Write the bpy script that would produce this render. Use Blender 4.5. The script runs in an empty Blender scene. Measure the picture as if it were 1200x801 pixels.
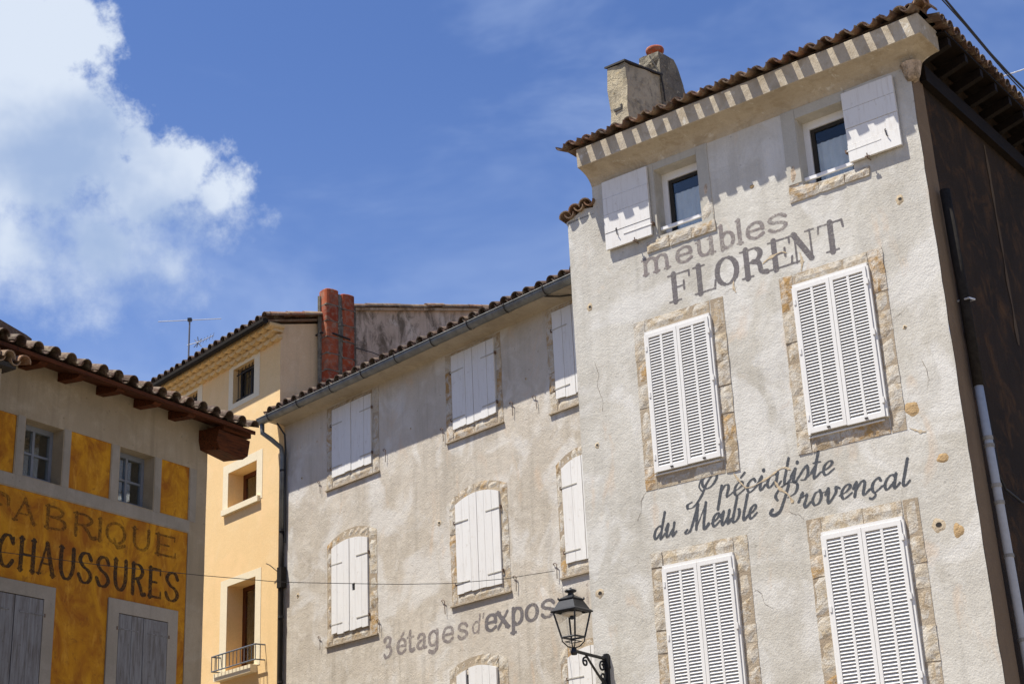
import bpy, bmesh, math, random
from mathutils import Vector, Matrix, noise
R_ = math.radians
random.seed(7)
scene = bpy.context.scene
col = scene.collection

# ------------------------------------------------------------------ camera
cam = bpy.data.cameras.new('camera'); cam.sensor_width = 36.0; cam.lens = 1794.68/1200*36
cam.clip_start = .1; cam.clip_end = 3000
co = bpy.data.objects.new('camera', cam); col.objects.link(co)
PITCH, ROLL = 0.363418847, -0.0462604602
F = Vector((0, math.cos(PITCH), math.sin(PITCH))); R0 = Vector((1, 0, 0)); U0 = R0.cross(F)
CR = R0*math.cos(ROLL)+U0*math.sin(ROLL); CU = -R0*math.sin(ROLL)+U0*math.cos(ROLL)
co.matrix_world = Matrix(((CR.x, CU.x, -F.x, 0), (CR.y, CU.y, -F.y, 0), (CR.z, CU.z, -F.z, 1.6), (0, 0, 0, 1)))
scene.camera = co
# ------------------------------------------------------------------ light
SUN_AZ, SUN_EL = R_(77), R_(67)          # azimuth measured from -Y towards -X
sdir = Vector((-math.sin(SUN_AZ)*math.cos(SUN_EL), -math.cos(SUN_AZ)*math.cos(SUN_EL), math.sin(SUN_EL)))
sl = bpy.data.lights.new('sun', 'SUN'); sl.energy = 5.0; sl.angle = R_(.5); sl.color = (1, .955, .88)
so = bpy.data.objects.new('sun', sl); col.objects.link(so)
so.rotation_euler = sdir.to_track_quat('Z', 'Y').to_euler()
scene.view_settings.view_transform = 'Standard'; scene.view_settings.look = 'None'
scene.view_settings.gamma = 1; scene.view_settings.exposure = 0.87
scene.render.engine = 'CYCLES'

class NT:
    def __init__(s, nt): s.t = nt; s.n = nt.nodes; s.l = nt.links
    def add(s, typ, ins=None, **kw):
        n = s.n.new(typ)
        for k, v in kw.items(): setattr(n, k, v)
        for k, v in (ins or {}).items():
            i = n.inputs[k]
            if hasattr(v, 'is_output') and v.is_output: s.l.new(v, i)
            else: i.default_value = v
        return n
    def math(s, op, a, b=0., c=0., clamp=False):
        n = s.add('ShaderNodeMath', {0: a, 1: b, 2: c}, operation=op, use_clamp=clamp); return n.outputs[0]
    def mix(s, f, a, b, mode='MIX'):
        n = s.n.new('ShaderNodeMix'); n.data_type = 'RGBA'; n.blend_type = mode; n.clamp_factor = True
        for i, v in ((0, f), (6, a), (7, b)):
            if hasattr(v, 'is_output'): s.l.new(v, n.inputs[i])
            else: n.inputs[i].default_value = v if i == 0 else (*v[:3], 1)
        return n.outputs[2]
    def mapr(s, v, a, b, c=0., d=1., smooth=False):
        n = s.add('ShaderNodeMapRange', {0: v, 1: a, 2: b, 3: c, 4: d}); n.clamp = True
        if smooth: n.interpolation_type = 'SMOOTHSTEP'
        return n.outputs[0]
    def noise(s, vec, sc, det=4., rough=.55, dist=0.):
        return s.add('ShaderNodeTexNoise', {'Vector': vec, 'Scale': sc, 'Detail': det, 'Roughness': rough, 'Distortion': dist}).outputs[0]
    def scale(s, vec, x, y, z):
        return s.add('ShaderNodeVectorMath', {0: vec, 1: (x, y, z)}, operation='MULTIPLY').outputs[0]

# ------------------------------------------------------------------ sky
w = bpy.data.worlds.new('World'); scene.world = w; w.use_nodes = True
n = NT(w.node_tree); n.n.clear()
sky = n.add('ShaderNodeTexSky', sky_type='NISHITA'); sky.sun_disc = False
sky.sun_elevation = SUN_EL; sky.sun_rotation = math.atan2(sdir.x, sdir.y)
sky.altitude = 300; sky.air_density = 1.0; sky.dust_density = .6; sky.ozone_density = 3.0
tc = n.add('ShaderNodeTexCoord').outputs['Generated']
sep = n.add('ShaderNodeSeparateXYZ', {0: tc})
az = n.math('MULTIPLY', n.math('ARCTAN2', sep.outputs[0], sep.outputs[1]), 180/math.pi)
el = n.math('MULTIPLY', n.math('ARCSINE', sep.outputs[2]), 180/math.pi)
def puff(sc):
    v = n.add('ShaderNodeTexVoronoi', {'Vector': tc, 'Scale': sc}, feature='F1'); return n.math('SUBTRACT', .42, v.outputs['Distance'])
w1 = n.noise(tc, 11, 6, .58); w2 = n.noise(tc, 60, 4, .66)
wob = n.math('ADD', n.math('MULTIPLY', puff(26), 1.1), n.math('MULTIPLY', puff(62), .7))
wob = n.math('ADD', wob, n.math('ADD', n.math('MULTIPLY', n.math('SUBTRACT', w1, .5), 3.6), n.math('MULTIPLY', n.math('SUBTRACT', w2, .5), 2.2)))
blobs = [(-19.6, 30.8, 2.9), (-17.7, 31.2, 1.5), (-18.6, 27.9, 3.6), (-15.4, 26.5, 2.4), (-13.5, 26.5, 2.0), (-12.0, 26.2, 1.5), (-16.8, 29.2, 1.6), (-16.1, 24.0, 2.4), (-19.4, 23.9, 2.3), (-13.6, 23.5, 1.1),
         (-24, 27, 5.0), (-75, 20, 5), (70, 22, 5), (160, 18, 5)]
dens = None
for (a, e, r) in blobs:
    da = n.math('MULTIPLY', n.math('SUBTRACT', az, a), .9); de = n.math('SUBTRACT', el, e)
    d = n.math('SQRT', n.math('ADD', n.math('MULTIPLY', da, da), n.math('MULTIPLY', de, de)))
    v = n.math('SUBTRACT', r, d)
    dens = v if dens is None else n.math('SMOOTH_MAX', dens, v, .8)
dens = n.math('ADD', dens, wob)
soft = n.mapr(el, 22.5, 27.0, 2.6, .75)
mask = n.mapr(n.math('DIVIDE', dens, soft), -.35, .95, 0, 1, True)
gb = None
for (a_, e_, r_) in ((-18.2, 26.8, 3.2), (-16.4, 24.3, 2.6), (-14.2, 25.2, 1.7), (-24, 26, 4)):
    da = n.math('MULTIPLY', n.math('SUBTRACT', az, a_), .8); de = n.math('MULTIPLY', n.math('SUBTRACT', el, e_), 1.25)
    v = n.math('SUBTRACT', r_, n.math('SQRT', n.math('ADD', n.math('MULTIPLY', da, da), n.math('MULTIPLY', de, de))))
    gb = v if gb is None else n.math('SMOOTH_MAX', gb, v, 1.)
core = n.mapr(n.math('ADD', gb, n.math('MULTIPLY', n.math('SUBTRACT', n.noise(tc, 16, 4, .55), .5), 7.)), -1.2, 2.6, 0, 1, True)
ccol = n.mix(core, (6.6, 7.3, 8.3), (3.3, 4.35, 6.4))
wisp = n.noise(n.scale(tc, 1, 1, 2.6), 3.4, 5, .62, .5)
wisp = n.math('MULTIPLY', n.mapr(wisp, .40, .72, 0, .45, True), n.mapr(el, 5, 60, 1., .6))
hz = n.mapr(el, 14, 33, .30, 0.0, True)
skyc = n.mix(1., sky.outputs[0], (.84, .97, 1.30), 'MULTIPLY')
skyc = n.mix(hz, skyc, (2.6, 3.8, 6.8))
skyc = n.mix(wisp, skyc, (4.0, 5.1, 7.6))
skyc = n.mix(n.math('MULTIPLY', mask, .93), skyc, ccol)
bg = n.add('ShaderNodeBackground', {'Color': skyc, 'Strength': .063})
out = n.add('ShaderNodeOutputWorld', {0: bg.outputs[0]})

# ------------------------------------------------------------------ materials
M = {}
def newmat(name):
    m = bpy.data.materials.new(name); m.use_nodes = True
    t = NT(m.node_tree); t.n.clear(); M[name] = m
    p = t.add('ShaderNodeBsdfPrincipled'); o = t.add('ShaderNodeOutputMaterial', {0: p.outputs[0]})
    t.p = p; t.o = o
    t.pos = t.add('ShaderNodeNewGeometry').outputs['Position']
    return t
def setp(t, **k):
    for a, v in k.items():
        i = t.p.inputs[{'base': 'Base Color', 'rough': 'Roughness', 'metal': 'Metallic', 'normal': 'Normal', 'spec': 'Specular IOR Level', 'alpha': 'Alpha'}[a]]
        if hasattr(v, 'is_output'): t.l.new(v, i)
        else: i.default_value = (*v, 1) if isinstance(v, tuple) else v
def bump(t, h, strength, dist, prev=None):
    ins = {'Strength': strength, 'Distance': dist, 'Height': h}
    if prev is not None: ins['Normal'] = prev
    return t.add('ShaderNodeBump', ins).outputs[0]
def stucco_bump(t, s=1.):
    fine = t.noise(t.pos, 42, 5, .62); mid = t.noise(t.pos, 9, 5, .6); big = t.noise(t.pos, 1.3, 3, .5)
    b = bump(t, big, .5*s, .035)
    b = bump(t, mid, .45*s, .018, b)
    return bump(t, fine, .62*s, .011, b), fine, mid
def stucco(name, c, c2, c3, s=1., streak=.35, blot=.5, extra=None):
    t = newmat(name)
    b, fine, mid = stucco_bump(t, s)
    a = t.noise(t.pos, .75, 5, .6, .4); k = t.noise(t.pos, 2.6, 6, .65, .6)
    st = t.noise(t.scale(t.pos, 5, 5, .35), 1.3, 5, .6)
    x = t.mix(t.mapr(a, .38, .66, 0, blot), c, c2)
    x = t.mix(t.mapr(k, .5, .72, 0, blot), x, c3)
    x = t.mix(t.mapr(st, .52, .75, 0, streak), x, tuple(.62*v for v in c2))
    if blot > .75:
        vv = t.add('ShaderNodeTexVoronoi', {'Vector': t.add('ShaderNodeVectorMath', {0: t.pos, 1: t.add('ShaderNodeTexNoise', {'Vector': t.pos, 'Scale': 1.6, 'Detail': 4.}).outputs[1]}, operation='ADD').outputs[0], 'Scale': .9})
        pr_ = t.add('ShaderNodeSeparateColor', {0: vv.outputs['Color']}).outputs[0]
        x = t.mix(t.mapr(pr_, 0, 1, 0, .16*blot), x, tuple(.55*v for v in c))
        wr = t.noise(t.scale(t.pos, 9, 9, .5), 1.1, 6, .62); wm = t.noise(t.pos, .9, 3, .5)
        x = t.mix(t.math('MULTIPLY', t.mapr(wr, .5, .7, 0, .75*streak), t.mapr(wm, .42, .6, 0, 1)), x, tuple(.45*v for v in c2))
        pit = t.add('ShaderNodeTexVoronoi', {'Vector': t.pos, 'Scale': 5.5}).outputs['Distance']
        x = t.mix(t.mapr(pit, .05, .10, .55*blot, 0), x, tuple(.5*v for v in c2))
    x = t.mix(t.mapr(mid, .6, .8, 0, .3), x, tuple(.7*v for v in c))
    x = t.mix(t.mapr(fine, .3, .7, .35, 0), x, tuple(.6*v for v in c))
    if extra: x = extra(t, x)
    setp(t, base=x, rough=.93, spec=.2, normal=b)
    return t
def pale_patches(t, x):
    k = t.noise(t.pos, 1.15, 4, .55, .8)
    x = t.mix(t.mapr(k, .52, .62, 0, .42), x, (.66, .645, .605))
    k2 = t.noise(t.scale(t.pos, 1, 1, .45), 1.9, 4, .6, 1.)
    return t.mix(t.mapr(k2, .60, .70, 0, .35), x, (.55, .40, .27))
stucco('stucco_cream', (.57, .54, .47), (.44, .405, .335), (.635, .61, .545), .85, .3, .9, pale_patches)
stucco('stucco_beige', (.555, .495, .405), (.44, .385, .305), (.61, .56, .475), 1.05, .42, .95, pale_patches)
stucco('plaster_smooth', (.47, .41, .32), (.35, .295, .22), (.54, .475, .37), .7, .4, .9)
def flake(t, x):
    k = t.noise(t.pos, 3.1, 8, .7, .8); x = t.mix(t.mapr(k, .50, .60, 0, .6), x, (.30, .24, .16))
    k2 = t.noise(t.pos, 5.5, 7, .7, .4); return t.mix(t.mapr(k2, .60, .66, 0, .6), x, (.60, .57, .50))
stucco('cornice_plaster', (.47, .405, .305), (.35, .29, .21), (.54, .47, .36), .9, .4, .7, flake)
stucco('band_plaster', (.46, .435, .37), (.37, .345, .29), (.52, .49, .42), .4, .3, .6)
def yel(t, x):
    k = t.noise(t.pos, 1.3, 4, .6, .5); return t.mix(t.mapr(k, .5, .65, 0, .5), x, (.78, .53, .27))
stucco('stucco_yellow', (.76, .535, .265), (.74, .49, .225), (.78, .59, .34), .3, .08, .5, yel)
stucco('stucco_side_bounce', (.82, .60, .34), (.66, .47, .28), (.84, .66, .42), .4, .3, .7)  # yellow house's shaded side, colour raised in place of reflected light
stucco('cornice_yellow', (.70, .51, .26), (.60, .43, .21), (.74, .57, .33), .6, .2, .6)
stucco('paint_cream', (.76, .66, .46), (.72, .6, .4), (.78, .7, .52), .25, .1, .4)
def org(t, x):
    k = t.noise(t.scale(t.pos, 1, 1, .7), 2.2, 7, .68, 1.0)
    x = t.mix(t.mapr(k, .40, .62, 0, .9), x, (.24, .075, .010))
    k3 = t.noise(t.pos, 7, 8, .75, .6); x = t.mix(t.mapr(k3, .56, .66, 0, .6), x, (.17, .065, .014))
    k2 = t.noise(t.scale(t.pos, 3, 3, .8), 3.0, 6, .7, .5)
    return t.mix(t.mapr(k2, .55, .75, 0, .6), x, (.62, .33, .045))
stucco('ochre_paint', (.56, .27, .016), (.42, .165, .011), (.62, .32, .03), .35, .3, .8, org)
stucco('grey_render', (.36, .30, .215), (.26, .21, .14), (.40, .345, .26), .5, .4, .9)
stucco('trim_render', (.31, .28, .235), (.235, .21, .17), (.345, .315, .27), .3, .3, .8)
def dirt(t, x):
    k = t.noise(t.scale(t.pos, 1, 1, .55), 3.2, 9, .8, .6); return t.mix(t.mapr(k, .47, .60, 0, .85), x, (.12, .09, .055))
stucco('weathered_render', (.72, .57, .42), (.48, .35, .23), (.80, .69, .54), 1.6, .6, .9, dirt)
def dirt3(t, x):
    k = t.noise(t.pos, 4.5, 9, .78, .5); x = t.mix(t.mapr(k, .48, .64, 0, .8), x, (.12, .11, .085))
    k2 = t.noise(t.pos, 9, 6, .7); return t.mix(t.mapr(k2, .6, .7, 0, .6), x, (.50, .36, .16))
stucco('chimney_render', (.50, .43, .30), (.32, .28, .20), (.54, .45, .28), 1.7, .4, 1., dirt3)
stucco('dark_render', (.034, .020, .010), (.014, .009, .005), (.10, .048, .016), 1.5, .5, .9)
stucco('quoin_render', (.20, .14, .085), (.15, .10, .065), (.24, .17, .105), .8, .3, .6)
stucco('paving', (.27, .225, .165), (.22, .18, .13), (.3, .25, .19), 1., .0, .5)
stucco('mortar', (.38, .31, .22), (.28, .21, .14), (.46, .40, .31), 1.2, .2, .6)
stucco('ochre_patch', (.44, .30, .15), (.36, .24, .12), (.5, .36, .2), 1.3, .1, .6)

stucco('scar_plaster', (.52, .42, .28), (.46, .35, .22), (.60, .53, .42), 1.3, .1, .8)
def dirt2(t, x):
    k = t.noise(t.pos, 5.5, 9, .8, .4); x = t.mix(t.mapr(k, .44, .60, 0, .85), x, (.075, .068, .052))
    k2 = t.noise(t.pos, 11, 6, .7); return t.mix(t.mapr(k2, .58, .68, 0, .8), x, (.62, .52, .34))
stucco('scar_dark', (.10, .068, .04), (.06, .04, .025), (.13, .09, .05), 1., .3, .6)
stucco('chimney_dark', (.26, .23, .17), (.16, .14, .11), (.34, .29, .19), 1.8, .5, 1., dirt2)

def stonemat():
    t = newmat('limestone')
    oi = t.add('ShaderNodeObjectInfo').outputs['Random']
    b, fine, mid = stucco_bump(t, 1.5)
    k = t.noise(t.pos, 5, 6, .7, .8)
    r = t.add('ShaderNodeValToRGB', {0: oi}); cr = r.color_ramp; cr.interpolation = 'LINEAR'
    cs = [(0, (.47, .39, .27)), (.3, (.38, .295, .19)), (.5, (.52, .46, .36)), (.72, (.35, .26, .155)), (.88, (.40, .25, .10)), (1, (.36, .21, .075))]
    cr.elements[0].position = 0; cr.elements[0].color = (*cs[0][1], 1); cr.elements[1].position = 1; cr.elements[1].color = (*cs[-1][1], 1)
    for p_, c_ in cs[1:-1]: e_ = cr.elements.new(p_); e_.color = (*c_, 1)
    x = t.mix(t.mapr(k, .42, .58, 0, .85), r.outputs[0], (.545, .515, .45))
    x = t.mix(t.mapr(mid, .58, .75, 0, .8), x, (.24, .16, .08))
    x = t.mix(t.mapr(fine, .3, .6, .4, 0), x, (.22, .17, .11))
    setp(t, base=x, rough=.92, spec=.2, normal=b)
stonemat()
def woodpaint(name, c, dirtc, chips, sc=(9, 9, .8)):
    t = newmat(name)
    oi = t.add('ShaderNodeObjectInfo').outputs['Random']
    off = t.add('ShaderNodeVectorMath', {0: t.add('ShaderNodeTexCoord').outputs['Object'], 1: t.add('ShaderNodeCombineXYZ', {0: t.math('MULTIPLY', oi, 31.), 2: t.math('MULTIPLY', oi, 17.)}).outputs[0]}, operation='ADD').outputs[0]
    g = t.noise(t.scale(off, *sc), 3, 7, .7); k = t.noise(off, 14, 6, .7)
    x = t.mix(t.mapr(g, .42 if chips > .8 else .52, .66 if chips > .8 else .78, 0, chips), c, dirtc)
    x = t.mix(t.mapr(k, .60, .72, 0, chips), x, dirtc)
    x = t.mix(t.math('MULTIPLY', oi, .10), x, dirtc)
    b = bump(t, g, .3, .006); setp(t, base=x, rough=.75, spec=.12, normal=bump(t, k, .2, .003, b))
woodpaint('white_paint', (.67, .655, .62), (.44, .39, .33), .6)
woodpaint('white_louvre', (.68, .665, .63), (.50, .46, .40), .4)
woodpaint('grey_paint', (.20, .205, .215), (.085, .072, .062), .85)
woodpaint('red_wood', (.095, .028, .010), (.018, .008, .005), 1., (.8, 12, 12))
woodpaint('old_wood', (.13, .085, .05), (.05, .032, .02), .9, (4, 4, 4))
woodpaint('brown_wood', (.12, .045, .02), (.05, .02, .012), .6)

def claymat(name, cs, lich):
    t = newmat(name)
    oi = t.add('ShaderNodeObjectInfo').outputs['Random']
    r = t.add('ShaderNodeValToRGB', {0: oi}); cr = r.color_ramp
    cr.elements[0].color = (*cs[0], 1); cr.elements[1].color = (*cs[-1], 1)
    for i, c_ in enumerate(cs[1:-1]): e_ = cr.elements.new((i+1)/(len(cs)-1)); e_.color = (*c_, 1)
    k = t.noise(t.pos, 12, 6, .7); k2 = t.noise(t.pos, 4, 5, .6)
    x = t.mix(t.mapr(k, .48, .66, 0, lich), r.outputs[0], (.30, .26, .18))
    x = t.mix(t.mapr(k2, .5, .7, 0, lich), x, (.07, .05, .04))
    setp(t, base=x, rough=.9, spec=.2, normal=bump(t, k, .5, .01))
claymat('roof_clay', [(.22, .115, .065), (.15, .09, .06), (.27, .18, .11), (.20, .08, .04)], .8)
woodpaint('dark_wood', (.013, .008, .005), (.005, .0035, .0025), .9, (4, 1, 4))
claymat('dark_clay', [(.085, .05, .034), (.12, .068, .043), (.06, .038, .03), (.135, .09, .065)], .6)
claymat('red_clay', [(.36, .07, .024), (.27, .05, .02), (.40, .10, .04), (.30, .075, .03)], .6)
def plain(name, c, rough=.6, metal=0., nz=.25, sc=18, spec=.4):
    t = newmat(name); k = t.noise(t.pos, sc, 5, .65)
    setp(t, base=t.mix(t.mapr(k, .35, .7, 0, 1), c, tuple(v*(1-nz) for v in c)), rough=rough, metal=metal, spec=spec, normal=bump(t, k, .15, .004))
plain('zinc', (.20, .205, .195), .55, .35, .5, 5)
plain('pipe_grey', (.30, .28, .24), .7, 0, .5, 6)
plain('pipe_dark', (.03, .026, .022), .9, 0, .4, 18, .05)
plain('black_iron', (.012, .013, .016), .42, 0, .3)
plain('dull_iron', (.035, .03, .026), .8, 0, .5)
plain('rust_iron', (.17, .11, .075), .9, 0, .5)
plain('pvc_grey', (.42, .42, .41), .5, 0, .15)
plain('antenna_metal', (.16, .16, .17), .5, .3, .2)
plain('pale_metal', (.6, .6, .6), .5, .3, .2)
plain('sash_and_hole_shade', (.03, .026, .022), .95, 0, .3)  # near-black for the sashes and for shade painted in holes and gaps
plain('interior', (.05, .045, .04), .95, 0, .2, 3)
plain('crack_dark', (.20, .16, .12), .95, 0, .3)
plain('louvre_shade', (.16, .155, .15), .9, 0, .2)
plain('curtain', (.80, .78, .82), .9, 0, .12, 6)
plain('window_white', (.72, .71, .69), .5, 0, .08)
plain('window_blue', (.16, .175, .20), .55, 0, .15)
plain('balcony_iron', (.11, .125, .15), .5, 0, .3)
plain('cable_black', (.02, .02, .02), .6, 0, .2)
plain('lamp_cup', (.62, .56, .48), .5, 0, .15)
t = newmat('glass')
fr = t.add('ShaderNodeFresnel', {'IOR': 1.52}); tr = t.add('ShaderNodeBsdfTransparent', {0: (.9, .93, .92, 1)}); gl = t.add('ShaderNodeBsdfGlossy', {'Roughness': .03, 'Color': (1, 1, 1, 1)})
mx = t.add('ShaderNodeMixShader', {0: t.math('MULTIPLY', fr.outputs[0], .42, clamp=True), 1: tr.outputs[0], 2: gl.outputs[0]}); t.l.new(mx.outputs[0], t.o.inputs[0])

t = newmat('lantern_glass')
fr = t.add('ShaderNodeFresnel', {'IOR': 1.35}); tr = t.add('ShaderNodeBsdfTransparent', {0: (.97, .97, .96, 1)}); gl = t.add('ShaderNodeBsdfGlossy', {'Roughness': .06})
mx = t.add('ShaderNodeMixShader', {0: t.math('MULTIPLY', fr.outputs[0], .35, clamp=True), 1: tr.outputs[0], 2: gl.outputs[0]}); t.l.new(mx.outputs[0], t.o.inputs[0])

def lettermat(name, c, lo, hi, amin, amax, sb=1.):
    """old sign paint: flat colour worn away in specks so that the render below shows"""
    t = newmat(name)
    b, fine, mid = stucco_bump(t, sb)
    a = t.noise(t.pos, 30, 6, .75); g = t.noise(t.pos, 3.2, 5, .6)
    f = t.math('ADD', t.mapr(a, lo, hi, amin, amax), t.mapr(g, .4, .65, -.12, .12), clamp=True)
    setp(t, base=c, rough=.9, spec=.15, normal=b)
    tr = t.add('ShaderNodeBsdfTransparent'); mx = t.add('ShaderNodeMixShader', {0: f, 1: tr.outputs[0], 2: t.p.outputs[0]})
    t.l.new(mx.outputs[0], t.o.inputs[0])
lettermat('letter_plum', (.150, .135, .135), .36, .56, .45, .98)
lettermat('letter_faded', (.235, .20, .19), .38, .60, .30, .88)
lettermat('letter_script', (.075, .08, .088), .30, .5, .62, 1.)
lettermat('letter_pale', (.30, .25, .23), .42, .62, .0, .45)
lettermat('letter_ghost', (.10, .055, .018), .38, .62, .18, .72, .35)
lettermat('letter_dark', (.045, .03, .018), .34, .56, .42, .92, .35)

# ------------------------------------------------------------------ mesh helpers
class MB:
    def __init__(s): s.v = []; s.f = []
    def add(s, vs, fs):
        b = len(s.v); s.v += [tuple(v) for v in vs]; s.f += [tuple(i+b for i in f) for f in fs]
    def quad(s, a, b, c, d): s.add([a, b, c, d], [(0, 1, 2, 3)])
    def box(s, x0, x1, y0, y1, z0, z1):
        s.add([(x0, y0, z0), (x1, y0, z0), (x1, y1, z0), (x0, y1, z0), (x0, y0, z1), (x1, y0, z1), (x1, y1, z1), (x0, y1, z1)],
              [(0, 3, 2, 1), (4, 5, 6, 7), (0, 1, 5, 4), (1, 2, 6, 5), (2, 3, 7, 6), (3, 0, 4, 7)])
    def prism(s, poly, y0, y1):
        """poly of (x,z) anticlockwise seen from the front (-y); y0 front, y1 back"""
        k = len(poly)
        s.add([(x, y0, z) for x, z in poly]+[(x, y1, z) for x, z in poly],
              [tuple(range(k)), tuple(range(2*k-1, k-1, -1))]+[(i, i+k, (i+1) % k+k, (i+1) % k) for i in range(k)])
    def tube(s, pts, r, seg=8, caps=True):
        pts = [Vector(p) for p in pts]; rr = r if isinstance(r, (list, tuple)) else [r]*len(pts)
        rings = []; ref = None
        for i, p in enumerate(pts):
            d = (pts[min(i+1, len(pts)-1)]-pts[max(i-1, 0)]).normalized()
            if ref is None: ref = Vector((0, 0, 1)) if abs(d.z) < .9 else Vector((1, 0, 0))
            x = d.cross(ref).normalized(); y = x.cross(d).normalized(); ref = y
            rings.append([p+(x*math.cos(2*math.pi*k/seg)+y*math.sin(2*math.pi*k/seg))*rr[i] for k in range(seg)])
        b = len(s.v); s.v += [tuple(v) for g in rings for v in g]
        for i in range(len(rings)-1):
            for k in range(seg):
                s.f.append((b+i*seg+k, b+i*seg+(k+1) % seg, b+(i+1)*seg+(k+1) % seg, b+(i+1)*seg+k))
        if caps: s.f.append(tuple(b+k for k in range(seg))[::-1]); s.f.append(tuple(b+(len(rings)-1)*seg+k for k in range(seg)))
    def lathe(s, prof, seg=16, c=(0, 0, 0)):
        b = len(s.v)
        for r, z in prof:
            for k in range(seg): s.v.append((c[0]+r*math.cos(2*math.pi*k/seg), c[1]+r*math.sin(2*math.pi*k/seg), c[2]+z))
        for i in range(len(prof)-1):
            for k in range(seg): s.f.append((b+i*seg+k, b+i*seg+(k+1) % seg, b+(i+1)*seg+(k+1) % seg, b+(i+1)*seg+k))
    def mesh(s, name, mat, smooth=False):
        me = bpy.data.meshes.new(name); me.from_pydata(s.v, [], s.f); me.validate()
        bm = bmesh.new(); bm.from_mesh(me); bmesh.ops.recalc_face_normals(bm, faces=bm.faces); bm.to_mesh(me); bm.free()
        me.materials.append(M[mat])
        if smooth:
            for p in me.polygons: p.use_smooth = True
        return me
def link(name, me, parent=None, loc=(0, 0, 0), rot=(0, 0, 0), mat=None, **props):
    o = bpy.data.objects.new(name, me); col.objects.link(o)
    if parent is not None: o.parent = parent
    o.location = loc; o.rotation_euler = rot
    for k, v in props.items(): o[k] = v
    return o
def part(name, mb, mat, parent, smooth=False, **props): return link(name, mb.mesh(name, mat, smooth), parent, **props)
def thing(name, label, cat, loc=(0, 0, 0), rz=0, group=None):
    o = bpy.data.objects.new(name, None); col.objects.link(o); o.location = loc; o.rotation_euler = (0, 0, rz)
    o['label'] = label; o['category'] = cat
    if group: o['group'] = group
    return o
def frame_loc(ox, oy, dx, dy): return (ox, oy, 0), math.atan2(dy, dx)
FM = frame_loc(.8782, 20.0, .7929, -.60936); FI = frame_loc(-4.1517, 26.2, .68212, -.73124)
FO = frame_loc(-4.6426, 22.0, .51017, .86008); FY = frame_loc(-4.1963, 26.1, .65245, -.75783)
def world(fr, u, off, v):
    (x, y, z), a = fr; return Vector((x+math.cos(a)*u+math.sin(a)*off, y+math.sin(a)*u-math.cos(a)*off, v))

def wall_front(mb, u0, u1, v0, v1, holes, step=.4, back=.4, y=0., jl=None, jr=None):
    us = {u0, u1}; vs = {v0, v1}
    for h in holes: us |= {h[0], h[1]}; vs |= {h[2], h[3]}
    def fill(s, st):
        s = sorted(s); o = []
        for a, b in zip(s, s[1:]):
            k = max(1, int(math.ceil((b-a)/st))); o += [a+(b-a)*i/k for i in range(k)]
        return o+[s[-1]]
    us = fill(us, step*3); vs = fill(vs, step)
    def pt(u, v):
        if jr and abs(u-u1) < 1e-6: return (u+jr(v), y, v)
        if jl and abs(u-u0) < 1e-6: return (u+jl(v), y, v)
        return (u, y, v)
    for i in range(len(us)-1):
        for j in range(len(vs)-1):
            cu, cv = (us[i]+us[i+1])/2, (vs[j]+vs[j+1])/2
            if any(h[0] < cu < h[1] and h[2] < cv < h[3] for h in holes): continue
            mb.quad(pt(us[i], vs[j]), pt(us[i+1], vs[j]), pt(us[i+1], vs[j+1]), pt(us[i], vs[j+1]))
    for h in holes:
        a, b, c, d = h[:4]; D = y+(h[4] if len(h) > 4 else back)
        mb.quad((a, y, c), (a, D, c), (b, D, c), (b, y, c)); mb.quad((a, y, d), (b, y, d), (b, D, d), (a, D, d))
        mb.quad((a, y, c), (a, y, d), (a, D, d), (a, D, c)); mb.quad((b, y, c), (b, D, c), (b, D, d), (b, y, d))
def jit(amp, sc, seed): return lambda v: amp*noise.noise(Vector((seed, v*sc, 0)))+amp*.6*noise.noise(Vector((seed+9, v*sc*3.3, 0)))

# ---- roof tiles
def tile_mesh(name, mat, r0=.085, r1=.07, L=.45, th=.013, up=True, seg=8):
    mb = MB(); s = 1 if up else -1
    ring = []
    for (yy, r) in ((0, r0), (L, r1)):
        for rr in (r, r-th):
            ring.append([(rr*math.cos(math.pi*k/seg), yy, s*rr*math.sin(math.pi*k/seg)) for k in range(seg+1)])
    b = []
    for g in ring: b.append(len(mb.v)); mb.v += g
    q = lambda A, B: [(b[A]+k, b[A]+k+1, b[B]+k+1, b[B]+k) for k in range(seg)]
    mb.f += q(0, 2)+q(3, 1)+q(1, 0)+q(2, 3)
    for k in (0, seg): mb.f.append((b[0]+k, b[2]+k, b[3]+k, b[1]+k))
    return mb.mesh(name, mat, False)
T_COVER = tile_mesh('cover_tile', 'roof_clay', .098, .08, .45, .018); T_CHAN = tile_mesh('channel_tile', 'roof_clay', .078, .085, .45, .014, False)
T_COVER_D = tile_mesh('cover_tile', 'dark_clay', .095, .08); T_CHAN_D = tile_mesh('channel_tile', 'dark_clay', .078, .085, .45, .014, False)
def eave_tiles(parent, u0, n, pitch, yc, yh, z, slope, rz=0, dark=False, xf=None, zc=.015, zh=.04, jitter=1.):
    """u0: centre of the first channel tile; covers sit between channels"""
    for i in range(n):
        for kind in (0, 1):
            u = u0+pitch*(i+.5*kind); me = ((T_CHAN, T_COVER), (T_CHAN_D, T_COVER_D))[dark][kind]
            yy = (yh, yc)[kind]+random.uniform(-.012, .012)*jitter
            zz = z+(zh, zc)[kind]+random.uniform(-.008, .008)*jitter
            p = Vector((u+random.uniform(-.009, .009)*jitter, yy, zz)); r = random.uniform(-.03, .03)*jitter
            if xf: p, rr = xf(p); r += rr
            link('roof_tile', me, parent, p, (math.atan(slope)+random.uniform(-.02, .02), random.uniform(-.06, .06)*jitter, r))
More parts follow.
